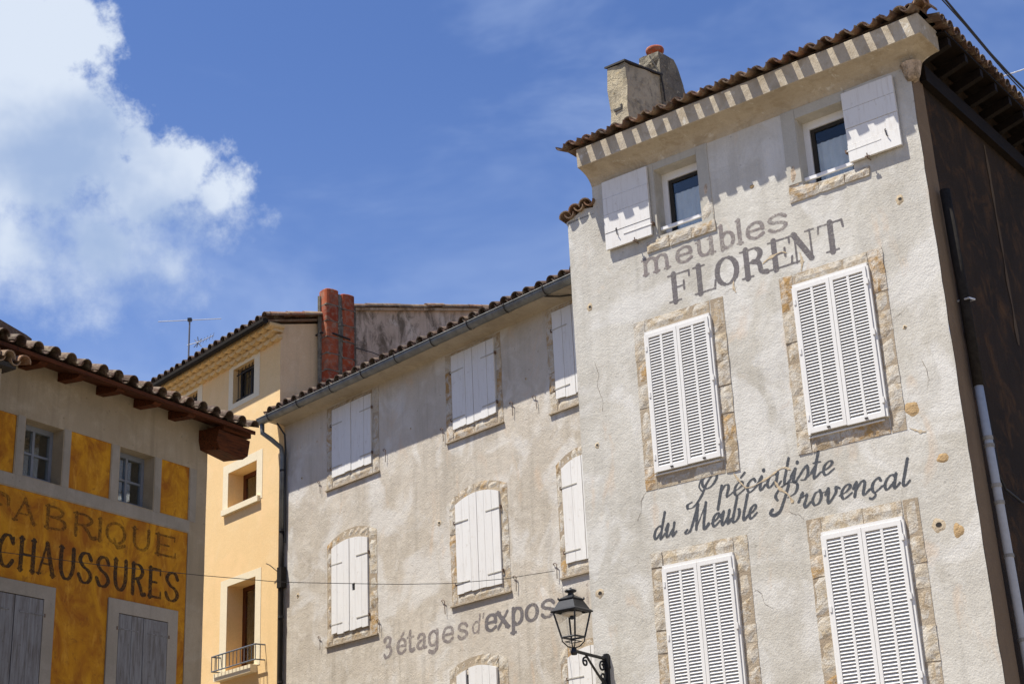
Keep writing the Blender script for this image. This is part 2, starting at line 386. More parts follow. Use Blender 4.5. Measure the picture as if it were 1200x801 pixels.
def corrugated(mb, P0, du, ds, nu, ns, pitch, amp=.07):
    """sheet of further tile courses: P0 corner, du along the eave, ds up the slope (unit), nu/ns lengths"""
    P0, du, ds = Vector(P0), Vector(du), Vector(ds); nn = du.cross(ds).normalized()
    if nn.z < 0: nn = -nn
    k = int(nu/pitch*6); cs = max(1, int(ns/.38))
    for c in range(cs):
        b = len(mb.v)
        for j, (tt, lift) in enumerate(((c/cs, .02), ((c+1)/cs, .0))):
            for i in range(k+1):
                uu = nu*i/k; h = amp*abs(math.sin(math.pi*uu/pitch)) if True else 0
                mb.v.append(tuple(P0+du*uu+ds*(ns*tt)+nn*(h+lift)))
        for i in range(k): mb.f.append((b+i, b+i+1, b+k+2+i, b+k+1+i))

# ---- stones
def stone(parent, poly, proud=.018, back=.03, nx=3, ny=3, seed=0., mat='limestone', rough=.007):
    """poly: four (u,v) corners anticlockwise from lower left"""
    mb = MB(); A, B, C, D = [Vector((p[0], p[1])) for p in poly]; nx = max(2, min(8, int((B-A).length/.07))); ny = max(2, min(8, int((D-A).length/.07)))
    g = {}
    for i in range(nx+1):
        for j in range(ny+1):
            s, t_ = i/nx, j/ny; p = (A*(1-s)+B*s)*(1-t_)+(D*(1-s)+C*s)*t_
            edge = i in (0, nx) or j in (0, ny)
            if edge: p = p+Vector((noise.noise(Vector((p.x*9, p.y*9, seed))), noise.noise(Vector((p.x*9, p.y*9, seed+7)))))*.016
            z = proud+noise.noise(Vector((p.x*7, p.y*7, seed+3)))*rough - (.010 if edge else 0)
            g[i, j] = len(mb.v); mb.v.append((p.x, -z, p.y))
    for i in range(nx):
        for j in range(ny): mb.f.append((g[i, j], g[i+1, j], g[i+1, j+1], g[i, j+1]))
    loop = [g[i, 0] for i in range(nx)]+[g[nx, j] for j in range(ny)]+[g[i, ny] for i in range(nx, 0, -1)]+[g[0, j] for j in range(ny, 0, -1)]
    bk = []
    for i in loop: x, y, z = mb.v[i]; bk.append(len(mb.v)); mb.v.append((x, back, z))
    k = len(loop)
    for i in range(k): mb.f.append((loop[(i+1) % k], loop[i], bk[i], bk[(i+1) % k]))
    return part('stone', mb, mat, parent)
def split(a, b, lo, hi, rnd):
    o = [a]
    while b-o[-1] > hi*1.25: o.append(o[-1]+rnd.uniform(lo, hi))
    if len(o) > 1 and b-o[-1] < lo*.6: o.pop()
    return o+[b]
def surround_rect(house, uo0, uo1, vo0, vo1, ui0, ui1, vi0, vi1, seed):
    rnd = random.Random(seed); mb = MB()
    for a, b, c, d in ((uo0, ui0, vo0, vo1), (ui1, uo1, vo0, vo1), (ui0, ui1, vi1, vo1), (ui0, ui1, vo0, vi0)): mb.box(a+.008, b-.008 if b != ui0 else b, -.004, .05, c+.008, d-.008)
    s = part('window_surround', mb, 'mortar', house)
    g = .006
    for (a, b) in ((uo0, ui0), (ui1, uo1)):
        ys = split(vo0, vo1, .22, .46, rnd)
        for y0, y1 in zip(ys, ys[1:]):
            t1, t2 = rnd.uniform(-.02, .02), rnd.uniform(-.02, .02)
            stone(s, [(a+g, y0+g), (b-g, y0+g), (b-g, y1-g+(t1 if y1 < vo1 else 0)*.3), (a+g, y1-g)], rnd.uniform(.010, .022), seed=rnd.uniform(0, 50))
    for (y0, y1, lo, hi) in ((vi1, vo1, .45, .8), (vo0, vi0, .35, .6)):
        xs = split(ui0, ui1, lo, hi, rnd)
        for x0, x1 in zip(xs, xs[1:]): stone(s, [(x0+g, y0+g), (x1-g, y0+g), (x1-g, y1-g), (x0+g, y1-g)], rnd.uniform(.010, .02), seed=rnd.uniform(0, 50))
    return s
def arc_v(u, u0, u1, spring, rise):
    t_ = (2*u-u0-u1)/(u1-u0); return spring+rise*(1-t_*t_)
def surround_arch(house, uo0, uo1, vo0, spr_o, rise_o, ui0, ui1, vi0, spr_i, rise_i, seed):
    rnd = random.Random(seed); g = .005
    mb = MB(); mb.box(uo0+.01, ui0, -.004, .05, vo0+.01, spr_i); mb.box(ui1, uo1-.01, -.004, .05, vo0+.01, spr_i); mb.box(ui0, ui1, -.004, .05, vo0+.01, vi0)
    N = 10
    for i in range(N):
        a, b = ui0+(ui1-ui0)*i/N, ui0+(ui1-ui0)*(i+1)/N
        mb.prism([(a, arc_v(a, ui0, ui1, spr_i, rise_i)), (b, arc_v(b, ui0, ui1, spr_i, rise_i)), (b, arc_v(b, uo0, uo1, spr_o, rise_o)-.01), (a, arc_v(a, uo0, uo1, spr_o, rise_o)-.01)], -.004, .05)
    s = part('window_surround', mb, 'mortar', house)
    for (a, b) in ((uo0, ui0), (ui1, uo1)):
        ys = split(vo0, spr_i-.05, .2, .5, rnd)
        for y0, y1 in zip(ys, ys[1:]): stone(s, [(a+g, y0+g), (b-g, y0+g), (b-g, y1-g), (a+g, y1-g)], rnd.uniform(.008, .018), seed=rnd.uniform(0, 50))
    n_ = 7
    for i in range(n_):
        t0, t1 = i/n_+(rnd.uniform(-.02, .02) if i else 0), (i+1)/n_
        lo = lambda t_: (ui0+(ui1-ui0)*t_, arc_v(ui0+(ui1-ui0)*t_, ui0, ui1, spr_i, rise_i))
        hi = lambda t_: (uo0+(uo1-uo0)*t_, arc_v(uo0+(uo1-uo0)*t_, uo0, uo1, spr_o, rise_o))
        A, B, C, D = lo(t0), lo(t1), hi(t1), hi(t0)
        if i == 0: A = (uo0, spr_i-.05); A = (ui0, spr_i-.05)
        if i == n_-1: B = (ui1, spr_i-.05)
        if i == 0: D = (uo0, spr_o); A = (uo0, spr_i-.045); 
        if i == n_-1: C = (uo1, spr_o); B = (uo1, spr_i-.045)
        if i == 0:
            stone(s, [(uo0+g, spr_i-.045), (ui0-g, spr_i-.045), (ui0-g, arc_v(ui0, uo0, uo1, spr_o, rise_o)-g), (uo0+g, spr_o-g)], .013, seed=rnd.uniform(0, 50))
            A = lo(0); D = (ui0+g, arc_v(ui0, uo0, uo1, spr_o, rise_o))
        if i == n_-1:
            stone(s, [(ui1+g, spr_i-.045), (uo1-g, spr_i-.045), (uo1-g, spr_o-g), (ui1+g, arc_v(ui1, uo0, uo1, spr_o, rise_o)-g)], .013, seed=rnd.uniform(0, 50))
            B = lo(1); C = (ui1-g, arc_v(ui1, uo0, uo1, spr_o, rise_o))
        stone(s, [(A[0]+g, A[1]+g), (B[0]-g, B[1]+g), (C[0]-g, C[1]-g), (D[0]+g, D[1]-g)], rnd.uniform(.008, .016), seed=rnd.uniform(0, 50))
    xs = split(ui0, ui1, .4, .7, rnd)
    for x0, x1 in zip(xs, xs[1:]): stone(s, [(x0+g, vo0+g), (x1-g, vo0+g), (x1-g, vi0-g), (x0+g, vi0-g)], rnd.uniform(.01, .018), seed=rnd.uniform(0, 50))
    return s

# ---- shutters
def louvre_pair(house, u0, u1, v0, v1, single_slats=True, seed=0):
    rnd = random.Random(seed)
    fb = MB(); fb.box(u0-.0, u1+.0, -.045, .02, v1-.03, v1+.012); fb.box(u0-.012, u0+.018, -.045, .02, v0, v1-.03); fb.box(u1-.018, u1+.012, -.045, .02, v0, v1-.03)
    part('shutter_frame', fb, 'white_louvre', house)
    mid = (u0+u1)/2
    slat_me = {}
    for k, (a, b) in enumerate(((u0+.02, mid-.003), (mid+.003, u1-.02))):
        top = v1-.033; bot = v0+rnd.uniform(0, .015); y0, y1 = -.06, -.022; st = .046; W = b-a
        mb = MB(); mb.box(a, a+st, y0, y1, bot, top); mb.box(b-st, b, y0, y1, bot, top)
        mb.box(a+st, b-st, y0, y1, top-.055, top); mb.box(a+st, b-st, y0, y1, bot, bot+.065)
        m_ = (a+b)/2; mb.box(m_-.017, m_+.017, y0+.002, y1, bot+.065, top-.055)
        sh = part('shutter', mb, 'white_louvre', house)
        bk = MB(); bk.box(a+.01, b-.01, -.012, -.004, bot+.01, top-.01); part('slat_shade_sheet', bk, 'louvre_shade', sh)  # sheet behind the slats, the shade of the gaps put into its grey
        z0, z1 = bot+.065, top-.055; n_ = int(round((z1-z0)/.0405)); pit = (z1-z0)/n_; stuff = MB()
        def slat_shape(mb2, x0, x1, zc):
            d = .019; h = .0245; e = .004
            prof = [(-d, -h), (-d, -h+e*1.4), (d, h+e), (d, h)]
            yc = (y0+y1)/2+.004
            mb2.add([(x0, yc+p, zc+q) for p, q in prof]+[(x1, yc+p, zc+q) for p, q in prof], [(0, 1, 2, 3), (7, 6, 5, 4), (0, 4, 5, 1), (1, 5, 6, 2), (2, 6, 7, 3), (3, 7, 4, 0)])
        if k not in slat_me:
            mb2 = MB(); slat_shape(mb2, 0, W-2*st, 0); slat_me[k] = mb2.mesh('slat', 'white_louvre')
        for i in range(n_):
            zc = z0+pit*(i+.5)
            if single_slats:
                link('slat', slat_me[k], sh, (a+st, 0, zc+rnd.uniform(-.001, .001)), (0, rnd.uniform(-.002, .002), 0))
            else: slat_shape(stuff, a+st, b-st, zc)
        if not single_slats: part('slats', stuff, 'white_louvre', sh, kind='stuff')
        for zz in (bot+.2, (bot+top)/2+.1, top-.2):
            h = MB(); x = a if k == 0 else b
            h.box(x-.016, x+.016, -.068, -.03, zz-.035, zz+.035); part('hinge', h, 'white_louvre', sh)
        lt = MB(); lt.box(m_-.01, m_+.03, -.075, -.058, bot+.02, bot+.035); part('latch', lt, 'dull_iron', sh)
    bar = MB(); bar.box(u0-.02, u1-.05, -.03, .0, v0-.035, v0-.02); part('shutter_rest', bar, 'white_louvre', house)

def plank_leaf(house, a, b, v0, topf, nplank, mat, strap_mat, hinge_left, y0=-.03, y1=0., straps=(), seed=0, hole=None, rz=0., strap_len=.3, horiz=False):
    """one shutter leaf of separate boards; topf(u) gives the top edge"""
    rnd = random.Random(seed)
    lg = MB(); 
    for zz in straps or (v0+.25,): lg.box(a+.03, b-.03, y1-.002, y1+.02, zz-.05, zz+.05)
    sh = part('shutter', lg, mat, house)
    g = .0025
    if horiz:
        vt = topf((a+b)/2); hs = [v0+(vt-v0)*i/nplank+(rnd.uniform(-.03, .03) if 0 < i < nplank else 0) for i in range(nplank+1)]
        for z0, z1 in zip(hs, hs[1:]):
            mb = MB(); d = rnd.uniform(-.004, .004); mb.box(a+rnd.uniform(0, .004), b-rnd.uniform(0, .004), y0+d, y1+.004, z0+g, z1-g); part('plank', mb, mat, sh)
    else:
        us = [a+(b-a)*i/nplank+(rnd.uniform(-.015, .015) if 0 < i < nplank else 0) for i in range(nplank+1)]
        for x0, x1 in zip(us, us[1:]):
            x0 += g; x1 -= g; d = rnd.uniform(-.003, .003); zb = v0+rnd.uniform(-.012, .012)
            bottom = [(x0, zb), ((x0+x1)/2, zb+rnd.uniform(-.006, .006)), (x1, zb+rnd.uniform(-.01, .01))]
            mb = MB()
            if hole and x0 < hole[0] < x1:
                hx0, hx1, hz0, hz1 = max(x0+.004, hole[0]-.06), min(x1-.004, hole[0]+.06), hole[1]-.06, hole[1]+.06
                mb.prism([(x0, zb), (x1, zb), (x1, hz0), (x0, hz0)], y0+d, y1); mb.prism([(x0, hz1), (x1, hz1), (x1, topf(x1)), (x0, topf(x0))], y0+d, y1)
                mb.prism([(x0, hz0), (hx0, hz0), (hx0, hz1), (x0, hz1)], y0+d, y1); mb.prism([(hx1, hz0), (x1, hz0), (x1, hz1), (hx1, hz1)], y0+d, y1)
            else: mb.prism(bottom+[(x1, topf(x1)), ((x0+x1)/2, topf((x0+x1)/2)), (x0, topf(x0))], y0+d, y1)
            part('plank', mb, mat, sh)
    for zz in straps:
        mb = MB(); x0, x1 = (a-.02, a+strap_len) if hinge_left else (b-strap_len, b+.02)
        k = rnd.uniform(-.006, .006)
        mb.prism([(x0, zz-.009), (x1, zz-.007+k), (x1, zz+.007+k), (x0, zz+.009)], y0-.006, y0+.002)
        part('hinge_strap', mb, strap_mat, sh)
        kb = MB(); x = a-.03 if hinge_left else b+.03; kb.box(x-.009, x+.009, y0-.010, .01, zz-.022, zz+.022); part('hinge', kb, 'rust_iron', sh)
    return sh

# ---- hand-drawn sign lettering: stroke glyphs -> outlines traced from a distance field
def cr(pts, k=6):
    o = []; n_ = len(pts)
    for i in range(n_-1):
        p0, p1, p2, p3 = pts[max(i-1, 0)], pts[i], pts[i+1], pts[min(i+2, n_-1)]
        for j in range(k):
            t_ = j/k
            o.append(tuple(.5*((2*p1[c])+(-p0[c]+p2[c])*t_+(2*p0[c]-5*p1[c]+4*p2[c]-p3[c])*t_**2+(-p0[c]+3*p1[c]-3*p2[c]+p3[c])*t_**3) for c in (0, 1)))
    return o+[tuple(pts[-1][:2])]
def oval(cx, cy, rx, ry, a0=90, a1=450, k=20): return [(cx+rx*math.cos(R_(a0+(a1-a0)*i/k)), cy+ry*math.sin(R_(a0+(a1-a0)*i/k))) for i in range(k+1)]
# glyph: (advance, [(curved?, points, width factor or None), ...]);  y: baseline 0, cap height 1
SER = {
 'F': (.86, [(0, [(.28, 0), (.28, 1)], 1), (0, [(.05, .97), (.9, .97)], .3), (0, [(.05, .03), (.52, .03)], .3), (0, [(.28, .5), (.66, .5)], .3), (0, [(.89, .97), (.89, .76)], .35), (0, [(.66, .66), (.66, .36)], .4)]),
 'L': (.86, [(0, [(.28, 0), (.28, 1)], 1), (0, [(.05, .97), (.52, .97)], .3), (0, [(.05, .03), (.88, .03)], .3), (0, [(.88, .03), (.92, .30)], .4)]),
 'O': (1.0, [(0, [(a, b) for a, b in oval(.5, .5, .40, .47)], None)]),
 'R': (1.0, [(0, [(.25, 0), (.25, 1)], 1), (0, [(.03, .97), (.5, .97)], .3), (0, [(.03, .03), (.47, .03)], .3), (1, [(.28, .96), (.62, .96), (.80, .76), (.62, .52), (.28, .52)], None), (1, [(.50, .52), (.72, .42), (.78, .12), (1.0, .04)], .85)]),
 'E': (.86, [(0, [(.26, 0), (.26, 1)], 1), (0, [(.04, .97), (.86, .97)], .3), (0, [(.04, .03), (.88, .03)], .3), (0, [(.28, .5), (.66, .5)], .3), (0, [(.86, .97), (.86, .76)], .35), (0, [(.88, .03), (.91, .28)], .4), (0, [(.66, .64), (.66, .36)], .4)]),
 'N': (1.1, [(0, [(.20, 0), (.20, .98)], .35), (0, [(.16, .98), (.86, .02)], 1), (0, [(.90, .02), (.90, .98)], .35), (0, [(0, .97), (.3, .97)], .3), (0, [(.02, .03), (.4, .03)], .3), (0, [(.70, .97), (1.08, .97)], .3)]),
 'T': (.95, [(0, [(.5, 0), (.5, 1)], 1), (0, [(.06, .97), (.94, .97)], .3), (0, [(.27, .03), (.73, .03)], .3), (0, [(.06, .97), (.03, .74)], .4), (0, [(.94, .97), (.97, .74)], .4)]),
}
# lower case, x-height 1
LOW = {
 'e': (1.0, [(0, [(.16, .52), (.84, .52)], .6), (1, [(.86, .52), (.80, .84), (.52, .98), (.22, .84), (.12, .5), (.22, .16), (.54, .02), (.88, .2)], None)]),
 'é': (1.0, [(0, [(.16, .52), (.84, .52)], .6), (1, [(.86, .52), (.80, .84), (.52, .98), (.22, .84), (.12, .5), (.22, .16), (.54, .02), (.88, .2)], None), (0, [(.48, 1.14), (.68, 1.38)], .7)]),
 'm': (1.65, [(0, [(.2, 0), (.2, 1)], 1), (1, [(.2, .7), (.42, .97), (.70, .90), (.78, .6), (.78, 0)], None), (1, [(.78, .7), (1.0, .97), (1.28, .90), (1.36, .6), (1.36, 0)], None), (0, [(.04, .97), (.2, .97)], .5), (0, [(.06, .03), (.36, .03)], .5), (0, [(.64, .03), (.94, .03)], .5), (0, [(1.22, .03), (1.54, .03)], .5)]),
 'u': (1.1, [(1, [(.22, 1), (.22, .35), (.36, .06), (.62, .04), (.84, .3)], None), (0, [(.84, 1), (.84, 0)], 1), (0, [(.06, .97), (.22, .97)], .5), (0, [(.68, .97), (.84, .97)], .5), (0, [(.84, .03), (1.02, .03)], .5)]),
 'b': (1.05, [(0, [(.22, 0), (.22, 1.5)], 1), (1, [(.22, .7), (.45, .98), (.78, .86), (.88, .5), (.76, .12), (.46, .02), (.22, .25)], None), (0, [(.06, 1.47), (.22, 1.47)], .5)]),
 'l': (.5, [(0, [(.25, 0), (.25, 1.5)], 1), (0, [(.08, 1.47), (.25, 1.47)], .5), (0, [(.06, .03), (.44, .03)], .5)]),
 's': (.9, [(1, [(.80, .78), (.60, .97), (.32, .96), (.16, .76), (.30, .57), (.60, .46), (.78, .27), (.62, .05), (.32, .02), (.12, .2)], None)]),
 't': (.7, [(1, [(.32, 1.35), (.32, .3), (.42, .05), (.66, .1)], 1), (0, [(.08, .96), (.62, .96)], .55)]),
 'a': (1.05, [(1, [(.18, .78), (.36, .97), (.66, .93), (.76, .68), (.76, .1), (.96, .04)], None), (1, [(.74, .60), (.36, .52), (.14, .28), (.28, .04), (.58, .08), (.75, .3)], None)]),
 'g': (1.05, [(1, [(.8, .95), (.8, .2), (.74, -.22), (.45, -.42), (.14, -.3)], 1), (1, [(.78, .75), (.52, .98), (.22, .84), (.12, .5), (.24, .14), (.52, .05), (.78, .28)], None)]),
 'd': (1.05, [(0, [(.8, 0), (.8, 1.5)], 1), (1, [(.78, .75), (.52, .98), (.22, .84), (.12, .5), (.24, .14), (.52, .02), (.78, .26)], None)]),
 "'": (.35, [(0, [(.18, 1.5), (.12, 1.15)], .8)]),
 'x': (1.05, [(0, [(.14, .97), (.88, .03)], 1), (0, [(.84, .97), (.16, .03)], .7), (0, [(.0, .97), (.3, .97)], .5), (0, [(.7, .03), (1.0, .03)], .5)]),
 'p': (1.05, [(0, [(.22, -.45), (.22, .98)], 1), (1, [(.22, .7), (.45, .98), (.78, .86), (.88, .5), (.76, .14), (.46, .02), (.22, .25)], None), (0, [(.04, -.43), (.42, -.43)], .5)]),
 'o': (1.05, [(0, oval(.5, .5, .38, .47), None)]),
 'i': (.5, [(0, [(.25, 0), (.25, 1)], 1), (0, [(.25, 1.32), (.25, 1.34)], 1.1)]),
 'n': (1.1, [(0, [(.2, 0), (.2, 1)], 1), (1, [(.2, .7), (.46, .97), (.74, .90), (.82, .6), (.82, 0)], None)]),
 '3': (.9, [(1, [(.14, 1.22), (.44, 1.36), (.72, 1.18), (.60, .86), (.36, .76), (.66, .66), (.80, .34), (.58, .04), (.28, -.02), (.10, .16)], None), (0, [(.14, 1.15), (.16, 1.2)], 1.1)]),
 ' ': (.55, []),
}
SCR = {   # sloping brush script, x-height 1 (slope is added when the word is laid out)
 'S': (1.65, [(1, [(.05, .25), (-.22, .1), (-.15, -.18), (.25, -.1), (.62, .6), (.80, 1.4), (1.12, 2.0), (1.42, 1.85), (1.30, 1.35), (.95, 1.05), (.62, 1.3), (.50, 1.75), (.72, 2.08), (1.2, 2.15)], None), (1, [(.55, 1.0), (.35, 1.35), (.42, 1.85), (.72, 2.08)], .55)]),
 'p': (.95, [(0, [(.2, -.75), (.2, 1.0)], 1), (1, [(.2, .55), (.42, .98), (.66, .85), (.66, .1), (.95, .25)], None)]),
 'é': (.8, [(1, [(.0, .3), (.42, .5), (.60, .82), (.42, 1.0), (.18, .72), (.16, .28), (.36, .0), (.78, .35)], None), (0, [(.42, 1.3), (.62, 1.62)], .7)]),
 'e': (.8, [(1, [(.0, .3), (.42, .5), (.60, .82), (.42, 1.0), (.18, .72), (.16, .28), (.36, .0), (.78, .35)], None)]),
 'c': (.75, [(1, [(.58, .78), (.42, 1.0), (.18, .72), (.16, .28), (.36, .0), (.74, .35)], None)]),
 'ç': (.75, [(1, [(.58, .78), (.42, 1.0), (.18, .72), (.16, .28), (.36, .0), (.74, .35)], None), (1, [(.32, 0), (.42, -.22), (.26, -.42), (.1, -.36)], .7)]),
 'i': (.5, [(1, [(.0, .45), (.2, 1.0), (.2, .2), (.32, .0), (.5, .3)], None), (0, [(.26, 1.42), (.27, 1.46)], 1.1)]),
 'a': (.98, [(1, [(.66, .82), (.44, 1.0), (.18, .72), (.14, .28), (.32, .02), (.62, .45)], None), (1, [(.68, 1.0), (.68, .2), (.78, .0), (.98, .3)], None)]),
 'l': (.55, [(1, [(.24, 1.9), (.21, .9), (.2, .2), (.34, .0), (.56, .3)], None)]),
 's': (.7, [(1, [(.0, .3), (.36, 1.05), (.52, .5), (.42, .05), (.14, .06)], None), (0, [(.45, .06), (.68, .32)], .35)]),
 't': (.6, [(1, [(.02, .4), (.26, 1.0)], None), (1, [(.26, 1.85), (.22, .2), (.34, .0), (.58, .3)], None), (0, [(.04, 1.1), (.5, 1.1)], .4)]),
 'd': (1.0, [(1, [(.66, .82), (.44, 1.0), (.18, .72), (.14, .28), (.32, .02), (.62, .45)], None), (1, [(.68, 2.0), (.68, .2), (.78, .0), (1.0, .3)], None)]),
 'u': (.95, [(1, [(.0, .6), (.16, 1.0), (.16, .2), (.32, .0), (.62, .5)], None), (1, [(.66, 1.0), (.66, .2), (.76, .0), (.96, .3)], None)]),
 'M': (2.0, [(1, [(-.05, .2), (-.2, .0), (.05, -.08), (.3, .35), (.52, 2.0)], None), (0, [(.52, 2.0), (.74, .1)], 1), (1, [(.74, .1), (1.0, 1.1), (1.22, 2.0)], .4), (1, [(1.22, 2.0), (1.36, .3), (1.52, .0), (1.8, .3)], 1)]),
 'b': (.85, [(1, [(.2, 1.9), (.17, .9), (.16, .2), (.34, .0), (.62, .3), (.60, .85), (.44, .95)], None)]),
 'P': (1.65, [(1, [(.9, 1.0), (1.35, 1.25), (1.40, 1.85), (.95, 2.12), (.40, 1.9), (.12, 1.35), (.28, 1.0)], None), (1, [(.85, 1.95), (.72, .9), (.55, .1), (.2, -.1), (-.05, .12), (.06, .35)], 1)]),
 'r': (.75, [(1, [(.0, .5), (.16, 1.1), (.2, .85), (.46, .9), (.40, .2), (.52, .0), (.74, .3)], None)]),
 'o': (.85, [(1, [(.48, 1.0), (.22, .85), (.12, .4), (.30, .0), (.56, .15), (.62, .62), (.48, 1.0), (.6, .8), (.85, .85)], None)]),
 'v': (.85, [(1, [(.0, .6), (.14, 1.0), (.22, .1), (.36, .0), (.62, .6), (.60, 1.0), (.84, .85)], None)]),
 'n': (.98, [(1, [(.0, .6), (.14, 1.0), (.16, .0)], None), (1, [(.18, .45), (.44, 1.0), (.64, .85), (.64, .15), (.76, .0), (.98, .3)], None)]),
 ' ': (.6, []),
}
DEC = {   # drawn, slightly flared painted capitals, cap height 1
 'F': (.8, [(0, [(.2, 0), (.2, .9)], 1), (1, [(.0, .55), (.1, .9), (.45, 1.0), (.75, .92), (.78, .6)], .9), (0, [(.2, .52), (.56, .52)], .5)]),
 'A': (.95, [(0, [(.08, 0), (.46, 1)], .55), (0, [(.46, 1), (.84, 0)], 1), (0, [(.22, .35), (.7, .35)], .4), (0, [(0, .02), (.2, .02)], .4), (0, [(.72, .02), (.96, .02)], .4)]),
 'B': (.95, [(0, [(.2, 0), (.2, 1)], 1), (1, [(.1, .98), (.55, .98), (.76, .78), (.55, .55), (.2, .53)], None), (1, [(.5, .54), (.84, .38), (.8, .1), (.5, .02), (.1, .02)], None)]),
 'R': (.95, [(0, [(.2, 0), (.2, 1)], 1), (1, [(.1, .98), (.55, .98), (.78, .76), (.55, .52), (.2, .5)], None), (1, [(.45, .5), (.66, .25), (.78, .02), (.95, .03)], .9)]),
 'I': (.4, [(0, [(.2, 0), (.2, 1)], 1), (0, [(.08, .98), (.32, .98)], .4), (0, [(.08, .02), (.32, .02)], .4)]),
 'Q': (1.05, [(0, oval(.5, .5, .40, .48), None), (1, [(.45, .2), (.52, -.05), (.62, -.14), (.9, .0)], .8)]),
 'U': (.95, [(1, [(.18, 1), (.18, .35), (.34, .05), (.6, .04), (.78, .35), (.78, 1)], None), (0, [(.06, .98), (.3, .98)], .4)]),
 'E': (.85, [(0, [(.2, 0), (.2, 1)], 1), (0, [(.1, .98), (.8, .98)], .5), (0, [(.1, .02), (.84, .02)], .5), (0, [(.2, .52), (.6, .52)], .45), (0, [(.8, .98), (.8, .8)], .4), (0, [(.84, .02), (.84, .22)], .4)]),
 'C': (.95, [(1, [(.84, .78), (.62, .98), (.32, .92), (.12, .5), (.3, .08), (.62, .02), (.86, .22)], None), (0, [(.84, .78), (.86, .94)], .5)]),
 'H': (1.0, [(0, [(.2, 0), (.2, 1)], 1), (0, [(.8, 0), (.8, 1)], 1), (0, [(.2, .5), (.8, .5)], .5), (0, [(.08, .98), (.32, .98)], .4), (0, [(.68, .98), (.92, .98)], .4), (0, [(.08, .02), (.32, .02)], .4), (0, [(.68, .02), (.92, .02)], .4)]),
 'S': (.9, [(1, [(.76, .78), (.6, .96), (.32, .95), (.16, .74), (.34, .54), (.62, .42), (.78, .22), (.6, .03), (.3, .03), (.12, .24)], None)]),
}
def strokes(font, ch, x0, sx, sy, v0, shear, hw, con):
    adv, st = font[ch]; segs = []
    for cv, pts, wf in st:
        q = cr(pts) if cv and len(pts) > 2 else [tuple(p) for p in pts]
        if len(q) == 2: q = [tuple(q[0][c]+(q[1][c]-q[0][c])*i/3 for c in (0, 1)) for i in range(4)]
        P = [(x0+(x+shear*y)*sx if False else x0+x*sx+shear*y*sy, v0+y*sy) for x, y in q]
        for a, b in zip(P, P[1:]):
            L = math.hypot(b[0]-a[0], b[1]-a[1])+1e-9; vert = abs(b[1]-a[1])/L
            wgt = wf if wf is not None else (con+(1-con)*vert**1.3)
            segs.append((a, b, hw*wgt))
    return segs
def letters(parent, name, font, word, u0, u1, v0, xh, hw, mat, con=.35, shear=0., cell=.009, boxes=None, rise=0., off=.0025, rag=.004, label=None):
    segs = []
    if boxes:
        for ch, (a, b) in zip(word.replace(' ', ''), boxes):
            adv = font[ch][0]; segs += strokes(font, ch, a, (b-a)/adv, xh, v0, shear, hw, con)
    else:
        tot = sum(font[c][0] for c in word); sx = (u1-u0)/tot; x = u0
        for ch in word: segs += strokes(font, ch, x, sx, xh, v0+rise*(x-u0), shear, hw, con); x += font[ch][0]*sx
    field = {}
    for (a, b, w_) in segs:
        m = w_+cell*2
        for i in range(int(math.floor((min(a[0], b[0])-m)/cell)), int(math.ceil((max(a[0], b[0])+m)/cell))+1):
            for j in range(int(math.floor((min(a[1], b[1])-m)/cell)), int(math.ceil((max(a[1], b[1])+m)/cell))+1):
                px, py = i*cell, j*cell; dx, dy = b[0]-a[0], b[1]-a[1]; L2 = dx*dx+dy*dy+1e-12
                t_ = max(0, min(1, ((px-a[0])*dx+(py-a[1])*dy)/L2))
                d = w_-math.hypot(px-a[0]-t_*dx, py-a[1]-t_*dy)
                if d > field.get((i, j), -1): field[i, j] = d
    for k in field: field[k] += rag*noise.noise(Vector((k[0]*cell*28, k[1]*cell*28, 3.3)))
    mb = MB(); vid = {}
    def V(x, y):
        key = (round(x, 5), round(y, 5))
        if key not in vid: vid[key] = len(mb.v); mb.v.append((x, -off, y))
        return vid[key]
    for (i, j) in list(field):
        c = [(i, j), (i+1, j), (i+1, j+1), (i, j+1)]; f = [field.get(k, -1) for k in c]
        if min(f) <= -1 or max(f) <= 0: continue
        poly = []
        for k in range(4):
            A, B, fa, fb = c[k], c[(k+1) % 4], f[k], f[(k+1) % 4]
            if fa > 0: poly.append(V(A[0]*cell, A[1]*cell))
            if (fa > 0) != (fb > 0):
                t_ = fa/(fa-fb); poly.append(V((A[0]+(B[0]-A[0])*t_)*cell, (A[1]+(B[1]-A[1])*t_)*cell))
        q = []
        for p in poly:
            if not q or q[-1] != p: q.append(p)
        if len(q) > 2 and q[0] == q[-1]: q.pop()
        if len(set(q)) > 2: mb.f.append(tuple(q))
    me = bpy.data.meshes.new(name); me.from_pydata(mb.v, [], mb.f); me.validate(); me.materials.append(M[mat])
    o = link(name, me, parent)
    if label: o['label'] = label
    return o

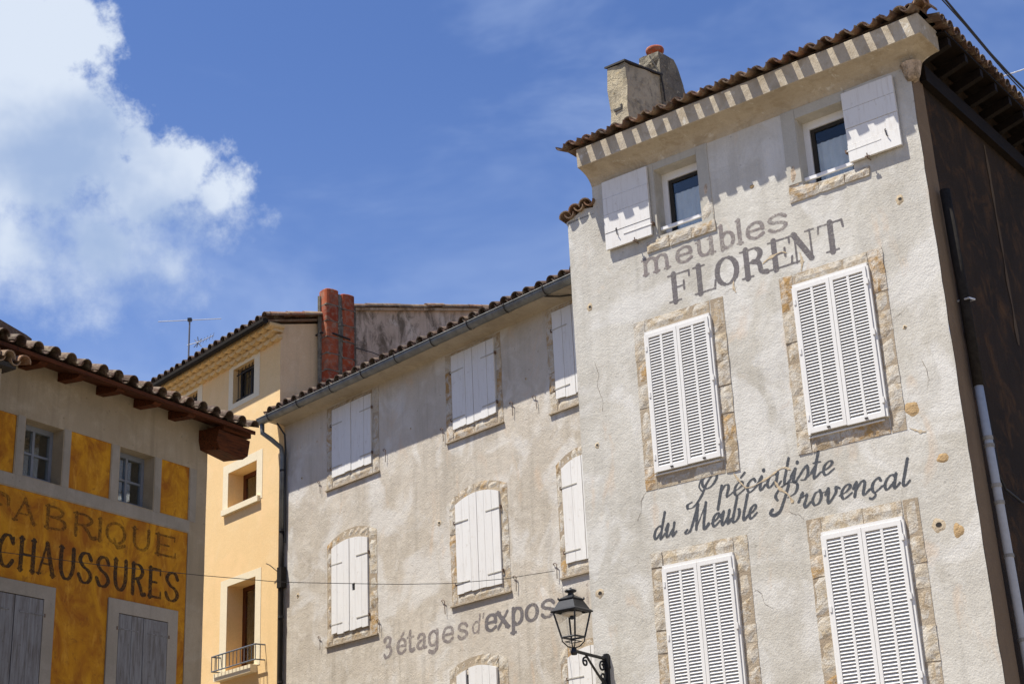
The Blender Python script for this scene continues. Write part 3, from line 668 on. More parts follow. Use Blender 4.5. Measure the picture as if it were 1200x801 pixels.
def blob(parent, name, u, v, ru, rv, mat, off=.004, seed=0., k=18, dome=.006, y=0.):
    mb = MB(); mb.v.append((u, y-off-dome, v))
    for r in (.55, 1.):
        for i in range(k):
            a = 2*math.pi*i/k; q = r*(1+.35*noise.noise(Vector((math.cos(a)*1.4, math.sin(a)*1.4, seed))))
            mb.v.append((u+ru*q*math.cos(a), y-(off+dome*.8 if r < 1 else -.001), v+rv*q*math.sin(a)))
    for i in range(k):
        j = (i+1) % k; mb.f += [(0, 1+i, 1+j), (1+i, 1+k+i, 1+k+j, 1+j)]
    return part(name, mb, mat, parent)
def putlog(parent, u, v, r, seed):
    o = blob(parent, 'wall_hole', u, v, r, r*1.1, 'scar_plaster', .002, seed, dome=.004)
    mb = MB(); k = 12
    for i in range(k):
        a = 2*math.pi*i/k; q = .52+.12*noise.noise(Vector((math.cos(a), math.sin(a), seed+5)))
        mb.v.append((u+.1*r+r*q*math.cos(a)*.8, -.0085, v+.1*r+r*q*math.sin(a)*.6))
    mb.f.append(tuple(range(k))); part('hole_shade', mb, 'sash_and_hole_shade', o)  # flat dark disc: the hole's inner shade is painted, nothing is cut

# ------------------------------------------------------------------ ground
gm = MB(); gm.quad((-400, -400, 0), (400, -400, 0), (400, 600, 0), (-400, 600, 0))
g = link('ground', gm.mesh('ground', 'paving')); g['kind'] = 'structure'

# ================================================================== MAIN HOUSE (painted furniture signs)
loc, rz = FM
H = thing('stone_house', 'tall cream rendered house at the right with furniture dealer lettering and louvred shutters', 'house', loc, rz)
W = 5.34; jr = jit(.010, 2.2, 4.); 
openings = [(1.51, 2.20, 10.30, 11.30, .30), (3.72, 4.44, 10.28, 11.27, .30)]
mb = MB()
wall_front(mb, .0, W, 0, 11.02, [h for h in openings if False]+[], .15, jr=jr)
mb2 = MB(); wall_front(mb2, .46, W, 10.12, 11.52, openings, .15, jr=jr)
# replace the strip above 10.12 so that the attic openings go through
mb = MB(); wall_front(mb, 0, W, 0, 10.12, [], .15, jr=jr, jl=jit(.006, 2, 8)); wall_front(mb, 0, .46, 10.12, 11.0, [], .15)
# sloping shoulder top
mb.v[-1] = mb.v[-1]
wall_front(mb, .46, W, 10.12, 11.52, openings, .15, jr=jr)
N = 70
for i in range(N):                                     # right side wall: quoin strip then the dark wall
    v0, v1 = 11.9*i/N, 11.9*(i+1)/N
    if v1 > 11.52 and False: break
    mb.quad((W+jr(v0), 0, v0), (W, .30+.10*(1-v0/11.9), v0), (W, .30+.10*(1-v1/11.9), v1), (W+jr(v1), 0, v1))
mb.quad((0, 0, 0), (0, 0, 11.0), (0, 9, 11.0), (0, 9, 0)); mb.quad((0, 9, 0), (0, 9, 11), (W, 9, 11), (W, 9, 0))
mb.quad((.46, 0, 11.0), (.46, 9, 11.0), (.46, 9, 12), (.46, 0, 12)); mb.quad((.46, 0, 11.0), (0, 0, 11.0), (0, 9, 11.0), (.46, 9, 11.0))
part('wall', mb, 'stucco_cream', H)
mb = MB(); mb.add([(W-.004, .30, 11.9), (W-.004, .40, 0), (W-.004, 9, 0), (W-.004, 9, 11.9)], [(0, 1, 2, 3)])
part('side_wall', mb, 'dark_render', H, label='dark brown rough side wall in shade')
mb = MB()                                              # plaster margin at the corner, seen on the side wall
N = 60
for i in range(N):
    v0, v1 = 11.5*i/N, 11.5*(i+1)/N; q = lambda v: .33+.012*(11.5-v)+.012*noise.noise(Vector((2, v*3, 0)))
    mb.quad((W+.006+jr(v0), .004, v0), (W+.014, q(v0), v0), (W+.014, q(v1), v1), (W+.006+jr(v1), .004, v1))
    mb.quad((W+.014, q(v0), v0), (W-.01, q(v0)+.003, v0), (W-.01, q(v1)+.003, v1), (W+.014, q(v1), v1))
part('corner_margin', mb, 'quoin_render', H)
mb = MB()
for i in range(26):
    v0, v1 = 8.3+2.9*i/26, 8.3+2.9*(i+1)/26; q = lambda v: 2.32+.05*noise.noise(Vector((7, v*2, 0))); wd = lambda v: .035+.05*noise.noise(Vector((5, v*3, 1)))
    mb.quad((W+.004, q(v0)-wd(v0), v0), (W+.004, q(v0)+wd(v0), v0), (W+.004, q(v1)+wd(v1), v1), (W+.004, q(v1)-wd(v1), v1))
part('plaster_scar', mb, 'scar_dark', H)

# shoulder tiles at the left
mb = MB(); mb.prism([(-.02, 10.96), (.46, 10.99), (.46, 11.09), (.30, 11.12), (.12, 11.05), (-.02, 11.0)], -.0, .5); part('shoulder_cap', mb, 'stucco_cream', H)
for (x, z, r) in ((-.02, 11.07, .02), (.15, 11.13, 0), (.33, 11.16, -.03)):
    link('roof_tile', T_COVER, H, (x+.02, -.05, z), (.1, r-.15, .25))
    link('roof_tile', T_CHAN, H, (x+.1, -.07, z+.03), (.1, r-.1, .1))

# cornice: swept cove + fascia, mitred round the right corner
prof = [(0, 11.405), (.012, 11.43), (.03, 11.46), (.07, 11.505), (.13, 11.545), (.20, 11.572), (.27, 11.588), (.315, 11.592), (.33, 11.60), (.332, 11.74), (.335, 11.872), (.30, 11.90), (0, 11.92)]
mb = MB(); S = 40
def csec(x, y_of, corner=False, ret=None):
    o = []
    for (o_, z) in prof:
        if ret is not None: o.append((W+o_, ret, z+.004*noise.noise(Vector((ret*3, z*5, 1)))))
        elif corner: o.append((W+o_, -o_, z))
        else: o.append((x, -o_+.006*noise.noise(Vector((x*1.7, z*9, 0))), z+.007*noise.noise(Vector((x*1.1, o_*4, 2)))))
    return o
secs = [csec(.46+(W-.46-.02)*i/S, None) for i in range(S+1)]+[csec(0, None, True)]+[csec(0, None, ret=r) for r in (.02, .08, .15, .24)]
k = len(prof)
for s_ in secs: mb.v += s_
for i in range(len(secs)-1):
    for j in range(k-1): mb.f.append((i*k+j, (i+1)*k+j, (i+1)*k+j+1, i*k+j+1))
mb.f.append(tuple(range(k))); mb.f.append(tuple((len(secs)-1)*k+j for j in range(k))[::-1])
part('cornice', mb, 'cornice_plaster', H)
cb = MB(); cb.lathe([(.0, 11.18), (.07, 11.2), (.10, 11.27), (.115, 11.34), (.14, 11.42)], 12, (W+.02, .02, 0)); part('corner_bracket', cb, 'weathered_render', H, True)

# roof body (front and right slopes, left edge on the party wall)
mb = MB(); z0 = 11.93; s_ = .26
A = (.27, -.30, z0); B = (W+.36, -.30, z0); C = (W+.36, 9.2, z0); D = (.27, 9.2, z0); E_ = (.27, 5.04, z0+5.34*s_)
mb.add([A, B, C, D, E_], [(0, 1, 4), (1, 2, 3), (1, 3, 4), (0, 4, 3), (0, 3, 2, 1)])
roof = part('roof', mb, 'dark_clay', H)
mb = MB(); 
for i in range(14):
    y = -.05+.38*i; u_max = W+.3-(y+.3)
    if u_max < 1: break
    corrugated(mb, (.42, y, z0+(y+.3)*s_+.03), (1, 0, 0), (0, math.cos(math.atan(s_)), math.sin(math.atan(s_))), max(.6, u_max-.3), .40, .253, .07)
part('roof_tiles', mb, 'roof_clay', H, kind='stuff')
eave_tiles(H, .27, 22, .253, -.362, -.47, 11.935, s_, zc=.005, zh=.035, jitter=1.5)
# side eave tiles: run along the right side
def side_xf(p): return Vector((W-p.y-.0, p.x, p.z)), -math.pi/2
nside = 34
for i in range(nside):
    for kind in (0, 1):
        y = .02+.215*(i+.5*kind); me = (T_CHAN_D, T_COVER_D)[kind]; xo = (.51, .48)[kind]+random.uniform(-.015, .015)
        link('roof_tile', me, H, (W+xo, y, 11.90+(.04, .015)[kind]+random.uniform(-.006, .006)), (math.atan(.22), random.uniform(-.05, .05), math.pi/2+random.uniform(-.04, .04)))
# corner ridge lumps
for i, (x, y, z) in enumerate(((W+.42, -.36, 11.97), (W+.2, -.16, 12.05), (W-.02, .06, 12.11), (W-.25, .3, 12.17))):
    link('ridge_tile', T_COVER, H, (x, y, z), (.2, 0, math.pi/4+random.uniform(-.08, .08)))
mb = MB()
for i, (x, y, z, r) in enumerate(((1.75, .75, 12.62, .12), (1.95, .8, 12.66, .10), (2.2, .82, 12.67, .09), (2.4, .8, 12.62, .08), (1.6, .7, 12.5, .14))):
    mb.lathe([(0, r), (r*.8, r*.5), (r*1.3, -.2), (r*1.3, -.7)], 7, (x, y, z))
part('ridge_mortar', mb, 'weathered_render', H)
# side eave underside: plate beam, rafters, boards
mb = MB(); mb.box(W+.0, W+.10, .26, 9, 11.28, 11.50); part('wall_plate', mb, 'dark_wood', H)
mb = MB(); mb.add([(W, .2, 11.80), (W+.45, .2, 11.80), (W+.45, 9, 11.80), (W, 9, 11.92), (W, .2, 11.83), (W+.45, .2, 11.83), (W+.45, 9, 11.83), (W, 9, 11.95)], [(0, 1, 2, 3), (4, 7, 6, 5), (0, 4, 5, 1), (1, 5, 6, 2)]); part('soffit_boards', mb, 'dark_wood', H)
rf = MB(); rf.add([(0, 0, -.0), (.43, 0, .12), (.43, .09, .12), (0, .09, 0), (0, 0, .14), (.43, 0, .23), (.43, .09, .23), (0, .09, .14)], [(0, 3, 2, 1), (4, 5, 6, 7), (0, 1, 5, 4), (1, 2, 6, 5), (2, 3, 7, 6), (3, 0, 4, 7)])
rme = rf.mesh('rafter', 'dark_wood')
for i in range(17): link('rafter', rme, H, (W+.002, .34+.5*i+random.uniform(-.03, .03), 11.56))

# attic windows
def attic(u0, u1, v0, v1, label):
    f = MB(); y0, y1 = .20, .27; w_ = .085
    f.box(u0, u0+w_, y0, y1, v0, v1); f.box(u1-w_*.9, u1, y0, y1, v0, v1); f.box(u0+w_, u1-w_*.9, y0, y1, v1-.11, v1); f.box(u0+w_, u1-w_*.9, y0, y1, v0, v0+.05)
    fr = part('window_frame', f, 'window_white', H)
    sh = MB(); a, b, c, d = u0+w_, u1-w_*.9, v0+.05, v1-.11; t_ = .055
    sh.box(a, a+t_, .225, .262, c, d); sh.box(b-t_*.5, b, .225, .262, c, d); sh.box(a+t_, b-t_*.5, .225, .262, d-.05, d); sh.box(a+t_, b-t_*.5, .225, .262, c, c+.04)
    part('sash', sh, 'sash_and_hole_shade', fr)
    g_ = MB(); g_.box(a+t_, b-t_*.5, .242, .248, c+.04, d-.05); part('pane', g_, 'glass', fr)
    cu = MB(); nn = 24
    for i in range(nn):
        x0, x1 = a+.05+(b-a-.05)*i/nn, a+.05+(b-a-.05)*(i+1)/nn; yy = lambda x: .285+.008*math.sin(x*70)
        cu.quad((x0, yy(x0), c), (x1, yy(x1), c), (x1, yy(x1), d-.20), (x0, yy(x0), d-.20))
    part('curtain', cu, 'curtain', fr)
    bx = MB(); bx.box(u0-.05, u1+.05, .9, .92, v0-.05, v1+.05); bx.box(u0-.05, u1+.05, .302, .9, v1+.02, v1+.04); bx.box(u0-.05, u1+.05, .302, .9, v0-.04, v0-.02)
    bx.box(u0-.06, u0-.05, .302, .9, v0-.04, v1+.04); bx.box(u1+.05, u1+.06, .302, .9, v0-.04, v1+.04); part('room', bx, 'interior', fr)
    rl = MB(); rl.box(u0+.004, u1-.004, .05, .085, v0+.10, v0+.145); part('guard_rail', rl, 'window_white', fr)
attic(1.51, 2.20, 10.30, 11.30, ''); attic(3.72, 4.44, 10.28, 11.27, '')
def bands(specs):
    for (a, b, c, d, off) in specs:
        mb = MB(); N_ = max(1, int((d-c)/.12))
        for i in range(N_):
            z0_, z1_ = c+(d-c)*i/N_, c+(d-c)*(i+1)/N_; j = lambda z, s: .005*noise.noise(Vector((s, z*6, 1)))
            mb.add([(a+j(z0_, 1), -off, z0_), (b+j(z0_, 2), -off, z0_), (b+j(z1_, 2), -off, z1_), (a+j(z1_, 1), -off, z1_), (a+j(z0_, 1), .01, z0_), (b+j(z0_, 2), .01, z0_), (b+j(z1_, 2), .01, z1_), (a+j(z1_, 1), .01, z1_)], [(0, 1, 2, 3), (1, 5, 6, 2), (4, 0, 3, 7)])
            if i == 0: mb.f.append(tuple(len(mb.v)-8+q for q in (0, 4, 5, 1)))
            if i == N_-1: mb.f.append(tuple(len(mb.v)-8+q for q in (3, 2, 6, 7)))
        part('window_band', mb, 'band_plaster', H)
bands([(2.205, 2.38, 10.26, 11.41, .012), (1.31, 1.505, 10.26, 11.41, .010), (3.52, 3.715, 10.36, 11.41, .012), (1.51, 2.20, 11.302, 11.41, .010), (3.72, 4.44, 11.272, 11.41, .010)])
sur = MB(); sur.box(1.34, 2.38, -.01, .02, 10.13, 10.25); sur = part('window_sill', sur, 'mortar', H)
for (a, b) in ((1.31, 1.66), (1.67, 2.02), (2.03, 2.40)): stone(sur, [(a, 10.10), (b, 10.105), (b, 10.265), (a, 10.25)], .028, seed=a)
stone(sur, [(2.215, 10.285), (2.395, 10.285), (2.39, 10.60), (2.23, 10.52)], .02, seed=3.)
stone(sur, [(2.24, 10.60), (2.38, 10.64), (2.36, 10.88), (2.24, 10.84)], .016, seed=5., mat='weathered_render')
sur = MB(); sur.box(3.55, 4.62, -.01, .02, 10.14, 10.24); sur = part('window_sill', sur, 'mortar', H)
for (a, b, c, d) in ((3.52, 3.93, 10.12, 10.33), (3.94, 4.30, 10.12, 10.26), (4.31, 4.64, 10.13, 10.255)): stone(sur, [(a, c), (b, c+.003), (b, min(d, 10.27)), (a, d)], .028, seed=a)
stone(sur, [(3.53, 10.34), (3.66, 10.34), (3.66, 10.66), (3.55, 10.62)], .016, seed=6., mat='weathered_render')
# open attic shutters, lying back on the wall
for (a, b, c, d, left, sd) in ((.67, 1.43, 10.33, 11.38, False, 3), (4.42, 5.125, 10.36, 11.34, True, 4)):
    sh = plank_leaf(H, a, b, c, lambda u: d, 4, 'white_paint', 'white_paint', left, -.065, -.030, (c+.16,), sd, horiz=True, strap_len=.45)
    hk = MB(); x = a+.2 if not left else b-.18; hk.tube([(x, -.07, c+.28), (x, -.085, c+.26), (x+.01, -.08, c+.18), (x+.03, -.09, c+.16)], .007, 6); part('hook', hk, 'dull_iron', sh)
    st = MB(); x = (a+b)/2+(.12 if not left else -.1); st.tube([(x, 0, c-.03), (x, -.09, c-.03), (x, -.095, c+.03)], .008, 6); st.box(x-.03, x+.03, -.1, -.085, c-.02, c-.005); part('shutter_stay', st, 'rust_iron', H)

# louvred windows
surround_rect(H, .98, 2.405, 6.80, 9.16, 1.17, 2.195, 6.985, 8.975, 11)
surround_rect(H, 3.22, 4.66, 6.80, 9.15, 3.415, 4.455, 7.0, 8.985, 25)
surround_rect(H, .97, 2.41, 3.55, 5.98, 1.16, 2.205, 3.77, 5.79, 33)
surround_rect(H, 3.215, 4.67, 3.55, 6.00, 3.415, 4.465, 3.77, 5.80, 48)
louvre_pair(H, 1.175, 2.19, 7.01, 8.955, True, 1); louvre_pair(H, 3.42, 4.45, 7.01, 8.975, True, 2)
louvre_pair(H, 1.165, 2.20, 3.8, 5.775, False, 3); louvre_pair(H, 3.42, 4.46, 3.8, 5.79, True, 4)

# sign lettering
letters(H, 'painted_lettering', LOW, 'meubles', 1.18, 3.47, 9.80, .225, .031, 'letter_faded', .62, 0, .009, boxes=[(1.19, 1.68), (1.73, 2.02), (2.05, 2.38), (2.41, 2.68), (2.68, 2.79), (2.82, 3.12), (3.13, 3.46)], label='faded word meubles in small letters')
letters(H, 'painted_lettering', SER, 'FLORENT', 0, 0, 9.285, .40, .040, 'letter_plum', .28, 0, .009, boxes=[(1.57, 1.91), (1.97, 2.29), (2.31, 2.68), (2.70, 3.08), (3.11, 3.43), (3.45, 3.79), (3.83, 4.18)], label='bold plum word FLORENT in serif capitals')
letters(H, 'painted_lettering', SCR, 'Spécialiste', 1.64, 3.66, 6.49, .163, .0205, 'letter_script', .22, .30, .007, label='script word Spécialiste')
letters(H, 'painted_lettering', SCR, 'du', 1.02, 1.38, 6.155, .163, .0205, 'letter_script', .22, .30, .007, label='script word du')
letters(H, 'painted_lettering', SCR, 'Meuble', 1.56, 2.56, 6.16, .163, .0205, 'letter_script', .22, .30, .007, label='script word Meuble')
letters(H, 'painted_lettering', SCR, 'Provençal', 2.76, 4.58, 6.155, .163, .0205, 'letter_script', .22, .30, .007, label='script word Provençal')
# repairs and scars in the render
for i, (u, v, r) in enumerate(((.29, 9.6, .055), (.26, 7.6, .045), (4.97, 9.68, .06), (4.86, 5.62, .085), (.03+.12, 5.6, .07), (4.80, 8.05, .03))): putlog(H, u, v, r, i*3.1)
for i, (u, v, a, b) in enumerate(((5.03, 6.38, .08, .06), (5.08, 5.52, .065, .085), (4.74, 7.04, .10, .10), (2.99, 10.54, .035, .03))): blob(H, 'exposed_stone', u, v, a, b, 'ochre_patch', .003, i*7.7+1, dome=.004)
def scar(pts, wd, mat='scar_plaster', seed=0):
    mb = MB(); q = cr(pts, 5)
    for i, p in enumerate(q):
        d = Vector(q[min(i+1, len(q)-1)])-Vector(q[max(i-1, 0)]); d.normalize(); nn = Vector((-d.y, d.x)); wv = wd*(.35+2.2*abs(noise.noise(Vector((i*.9, seed, s_ if False else 0)))))*(.25 if i in (0, len(q)-1) else 1)
        for s in (-1, 0, 1): mb.v.append((p[0]+nn.x*wv*s, -.0035-(.001 if s == 0 else 0), p[1]+nn.y*wv*s))
    for i in range(len(q)-1):
        for s in (0, 1): mb.f.append((i*3+s, i*3+s+1, (i+1)*3+s+1, (i+1)*3+s))
    part('plaster_scar', mb, mat, H)
def crack(parent, pts, seed, wd=.0028):
    mb = MB(); q = cr(pts, 6)
    q = [(p[0]+.02*noise.noise(Vector((i*.7, seed, 0))), p[1]+.02*noise.noise(Vector((i*.7, seed, 5)))) for i, p in enumerate(q)]
    for i, p in enumerate(q):
        d = Vector(q[min(i+1, len(q)-1)])-Vector(q[max(i-1, 0)]); d.normalize(); wv = wd*(.15 if i in (0, len(q)-1) else .4+abs(noise.noise(Vector((i*.9, seed, 2))))*1.6)
        for s in (-1, 1): mb.v.append((p[0]-d.y*wv*s, -.003, p[1]+d.x*wv*s))
    for i in range(len(q)-1): mb.f.append((i*2, i*2+1, i*2+3, i*2+2))
    part('hairline_crack', mb, 'crack_dark', parent)
scar([(2.30, 6.78), (2.40, 6.62), (2.50, 6.55), (2.78, 6.62), (2.98, 6.70), (3.10, 6.65)], .016, seed=1)
scar([(2.86, 6.56), (2.92, 6.45), (3.02, 6.36), (3.08, 6.24)], .018, seed=2)
scar([(2.58, 9.32), (2.57, 9.22), (2.60, 9.14)], .016, seed=3); scar([(3.02, 9.42), (3.14, 9.47), (3.3, 9.50), (3.38, 9.46)], .016, seed=4)
scar([(3.56, 9.42), (3.58, 9.28), (3.55, 9.16)], .018, seed=5); scar([(4.68, 6.82), (4.80, 6.75), (4.88, 6.73)], .012, seed=6)
for i, pts in enumerate(([(3.0, 6.16), (3.08, 6.10), (3.14, 6.08), (3.20, 6.01)], [(.98, 6.80), (.9, 6.7), (.88, 6.55), (.80, 6.44)], [(2.41, 9.17), (2.5, 9.21), (2.62, 9.22)], [(2.42, 5.3), (2.52, 5.22), (2.55, 5.1), (2.66, 5.02)],
        [(4.67, 8.2), (4.78, 8.24), (4.86, 8.3)], [(.3, 8.8), (.36, 8.6), (.33, 8.42), (.40, 8.2), (.38, 8.05)], [(4.95, 7.6), (5.0, 7.4), (4.97, 7.25)])): crack(H, pts, i)

# chimneys on the left edge of the roof
mb = MB()
def tapered(mb, x0, x1, ya, yb, za, zb0, zb1, lean=0., seed=0., N=7):
    """masonry slab with uneven faces: (x0..x1, ya..yb), top at zb0 (front) and zb1 (back)"""
    vs = {}; nx, ny = 4, 6
    def p(x, y, t_):
        zt = zb0+(zb1-zb0)*((y-ya)/(yb-ya)); z = za+(zt-za)*t_; d = .045
        return (x+d*noise.noise(Vector((x*3, y*3, z*3+seed))), y+lean*t_+d*noise.noise(Vector((x*3+9, y*3, z*3+seed))), z)
    ring = [(x0+(x1-x0)*i/nx, ya) for i in range(nx)]+[(x1, ya+(yb-ya)*i/ny) for i in range(ny)]+[(x1+(x0-x1)*i/nx, yb) for i in range(nx)]+[(x0, yb+(ya-yb)*i/ny) for i in range(ny)]
    k = len(ring); b = len(mb.v)
    for j in range(N+1):
        for (x, y) in ring: mb.v.append(p(x, y, j/N))
    for j in range(N):
        for i in range(k): mb.f.append((b+j*k+i, b+j*k+(i+1) % k, b+(j+1)*k+(i+1) % k, b+(j+1)*k+i))
    mb.f.append(tuple(b+N*k+i for i in range(k)))
tapered(mb, .21, .55, 1.0, 2.02, 11.2, 13.88, 14.08, seed=2)
ch = part('chimney', mb, 'chimney_render', H, label='low grey rendered chimney slab in front of the taller stack')
mb = MB(); mb.add([(.19, .97, 13.89), (.57, .97, 13.885), (.585, 2.05, 14.09), (.52, 2.05, 14.12), (.19, .97, 13.92), (.57, .97, 13.915), (.585, 2.05, 14.12), (.52, 2.05, 14.145)], [(0, 1, 5, 4), (1, 2, 6, 5), (4, 5, 6, 7), (0, 3, 2, 1), (3, 0, 4, 7)]); part('chimney_lid', mb, 'dull_iron', ch)
mb = MB(); mb.box(.30, .44, .985, 1.0, 13.10, 13.14); mb.box(.42, .45, .985, 1.0, 13.12, 13.19); part('wall_cramp', mb, 'dull_iron', ch)
mb = MB()
# taller stack: back edge slopes down in a shoulder
pr = [(2.0, 11.4), (2.0, 14.53), (2.43, 14.55), (2.52, 14.50), (2.60, 14.44), (2.66, 14.25), (2.74, 14.05), (2.80, 11.5)]
def dense(pr, st=.07):
    o = []
    for a, b in zip(pr, pr[1:]+pr[:1]):
        k_ = max(1, int(math.hypot(b[0]-a[0], b[1]-a[1])/st)); o += [(a[0]+(b[0]-a[0])*i/k_, a[1]+(b[1]-a[1])*i/k_) for i in range(k_)]
    return o
dp = dense(pr); nxs = 4; b0 = 0
for i in range(nxs+1):
    x = .19+(.57-.19)*i/nxs
    for (y, z) in dp: mb.v.append((x+.04*noise.noise(Vector((x*5, y*4, z*4)))+.02*noise.noise(Vector((x*5, y*13, z*13))), y+.05*noise.noise(Vector((x*5+4, y*4, z*4)))+.03*noise.noise(Vector((x*9, y*13, z*13+4))), z+.045*noise.noise(Vector((x*5+8, y*6, z*6)))))
k = len(dp)
for i in range(nxs):
    for j in range(k): mb.f.append((i*k+j, i*k+(j+1) % k, (i+1)*k+(j+1) % k, (i+1)*k+j))
mb.f.append(tuple(range(k))[::-1]); mb.f.append(tuple(nxs*k+j for j in range(k)))
ch = part('chimney', mb, 'chimney_dark', H, label='taller weathered chimney stack with a red clay pot')
mb = MB(); mb.lathe([(.085, 14.48), (.085, 14.60), (.095, 14.62), (.14, 14.65), (.15, 14.69), (.14, 14.72), (.10, 14.735), (.08, 14.72), (.075, 14.55)], 18, (.385, 2.2, 0)); part('chimney_pot', mb, 'red_clay', ch, True)
mb = MB(); mb.tube([(.40, 2.0, 14.5), (.585, 1.98, 14.06), (.60, 2.0, 13.85), (.60, 2.02, 13.6)], .012, 6); part('conductor_wire', mb, 'dull_iron', ch)

# pipes on the side wall
mb = MB(); mb.tube([(W+.10, .28, 9.75), (W+.10, .36, 8.3), (W+.10, .37, 7.24)], .062, 10); part('downpipe', mb, 'pipe_dark', H, True, label='dark upper length of the side downpipe')
mb = MB(); mb.tube([(W+.10, .37, 7.25), (W+.10, .44, 5.75), (W+.10, .50, 4.2), (W+.10, .55, 0)], .052, 12); pp = part('downpipe', mb, 'pvc_grey', H, True, label='pale grey lower length of the side downpipe')
for z, y in ((6.61, .40), (6.52, .405), (6.05, .425), (5.85, .435), (5.24, .465), (4.3, .5)):
    mb = MB(); mb.tube([(W+.10, y, z-.02), (W+.10, y, z+.02)], .060, 12); part('pipe_collar', mb, 'pipe_grey', pp)
mb = MB(); mb.tube([(W+.0, .36, 8.33), (W+.19, .28, 8.30), (W+.2, .42, 8.32), (W, .5, 8.34)], .012, 6); part('pipe_clamp', mb, 'pale_metal', H)
mb = MB(); mb.tube([(W+.03, .62, 6.95), (W+.04, .70, 6.9), (W+.05, .72, 6.5), (W+.05, .70, 6.25), (W+.05, .85, 6.1), (W+.06, 1.3, 6.02), (W+.06, 2.4, 6.3)], .014, 6); part('cable', mb, 'cable_black', H)
mb = MB(); mb.box(W, W+.06, .50, .60, 7.86, 7.98); part('junction_box', mb, 'pipe_dark', H)

# ================================================================== WALL LANTERN
L = thing('street_lantern', 'black four sided street lantern on a scrolled iron bracket beside the tall cream house', 'lantern', world(FM, .20, 0, 3.9), rz)
def Z(v): return v-3.9
mb = MB(); mb.box(-.03, .03, -.045, -.0, 0, Z(4.81)); mb.box(-.045, .045, -.055, -.001, Z(4.62), Z(4.79)); part('wall_post', mb, 'black_iron', L)
mb = MB(); mb.tube([(0, -.03, Z(4.745)), (-.02, -.35, Z(4.765)), (-.03, -.66, Z(4.785))], .022, 8); part('arm', mb, 'black_iron', L)
mb = MB(); mb.tube([(0, -.03, Z(4.36)), (-.015, -.24, Z(4.56)), (-.02, -.44, Z(4.75))], .016, 8); part('brace', mb, 'black_iron', L)
def scroll(cx, cz, r, a0, turns, s=1):
    return [(-.015, cx+r*(1-.72*i/22)*math.cos(R_(a0+s*turns*360*i/22)), cz+r*(1-.72*i/22)*math.sin(R_(a0+s*turns*360*i/22))) for i in range(23)]
for (cy, cz, r, a0, s) in ((-.47, 4.665, .06, 80, 1), (-.10, 4.645, .07, 60, 1), (-.11, 4.40, .08, 90, -1), (-.11, 4.51, .06, -90, 1)):
    mb = MB(); mb.tube(scroll(cy, Z(cz), r, a0, 1.15, s), .0135, 6); part('scroll', mb, 'black_iron', L)
cx, cy = -.03, -.68
mb = MB(); mb.lathe([(.0, Z(4.73)), (.035, Z(4.735)), (.045, Z(4.77)), (.035, Z(4.80)), (.028, Z(4.83)), (0, Z(4.83))], 12, (cx, cy, 0)); part('socket', mb, 'black_iron', L, True)
bs, ts = .105, .168; zb, zt = Z(4.955), Z(5.275)
cor = [(-1, -1), (1, -1), (1, 1), (-1, 1)]
for (a, b) in cor:
    mb = MB(); mb.tube([(cx+a*bs, cy+b*bs, zb), (cx+a*ts, cy+b*ts, zt)], .012, 6); part('cage_bar', mb, 'black_iron', L)
    mb = MB(); mb.tube([(cx+a*bs, cy+b*bs, zb+.01), (cx+a*bs*.95, cy+b*bs*.95, zb-.05), (cx+a*bs*.5, cy+b*bs*.5, zb-.115), (cx+a*.02, cy+b*.02, zb-.13)], .008, 6); part('cradle_arm', mb, 'black_iron', L)
def ring(s, z, r): 
    mb = MB()
    for i in range(4):
        p, q = cor[i], cor[(i+1) % 4]; mb.tube([(cx+p[0]*s, cy+p[1]*s, z), (cx+q[0]*s, cy+q[1]*s, z)], r, 6)
    return mb
part('lower_rim', ring(bs, zb, .013), 'black_iron', L); part('upper_rim', ring(ts, zt, .012), 'black_iron', L)
mb = ring(bs*.72, zb-.055, .006); part('cradle_ring', mb, 'black_iron', L)
for i in range(4):
    p, q = cor[i], cor[(i+1) % 4]; mb = MB(); mb.quad((cx+p[0]*bs, cy+p[1]*bs, zb), (cx+q[0]*bs, cy+q[1]*bs, zb), (cx+q[0]*ts, cy+q[1]*ts, zt), (cx+p[0]*ts, cy+p[1]*ts, zt))
    part('glass_pane', mb, 'lantern_glass', L)
mb = MB(); tiers = [(ts+.025, zt-.005), (ts+.028, zt+.010), (ts*.98, zt+.035), (ts*.66, zt+.145), (ts*.72, zt+.150), (ts*.72, zt+.162), (ts*.5, zt+.185), (ts*.22, zt+.215)]
for s, z in tiers:
    for a, b in cor: mb.v.append((cx+a*s, cy+b*s, z))
for j in range(len(tiers)-1):
    for i in range(4): mb.f.append((j*4+i, j*4+(i+1) % 4, (j+1)*4+(i+1) % 4, (j+1)*4+i))
mb.f.append(tuple((len(tiers)-1)*4+i for i in range(4)))
part('hood', mb, 'black_iron', L)
mb = MB(); mb.lathe([(.05, zt+.19), (.04, zt+.225), (.035, zt+.24), (.075, zt+.255), (.078, zt+.27), (.055, zt+.285), (.02, zt+.295), (.012, zt+.31), (0, zt+.31)], 14, (cx, cy, 0)); part('finial', mb, 'black_iron', L, True)
for a, b in cor:
    mb = MB(); mb.lathe([(0, -.01), (.012, 0), (.008, .02), (0, .03)], 6, (cx+a*ts*.7, cy+b*ts*.7, zt+.16)); part('corner_knob', mb, 'black_iron', L)
mb = MB(); mb.lathe([(.0, zt-.01), (.13, zt-.012), (.135, zt-.03), (.10, zt-.05), (.045, zt-.055), (.0, zt-.04)], 16, (cx, cy, 0)); part('lamp_reflector', mb, 'lamp_cup', L, True)
mb = MB(); mb.lathe([(0, zt-.05), (.03, zt-.05), (.03, zt-.09), (.0, zt-.10)], 10, (cx, cy, 0)); part('lamp_holder', mb, 'black_iron', L)

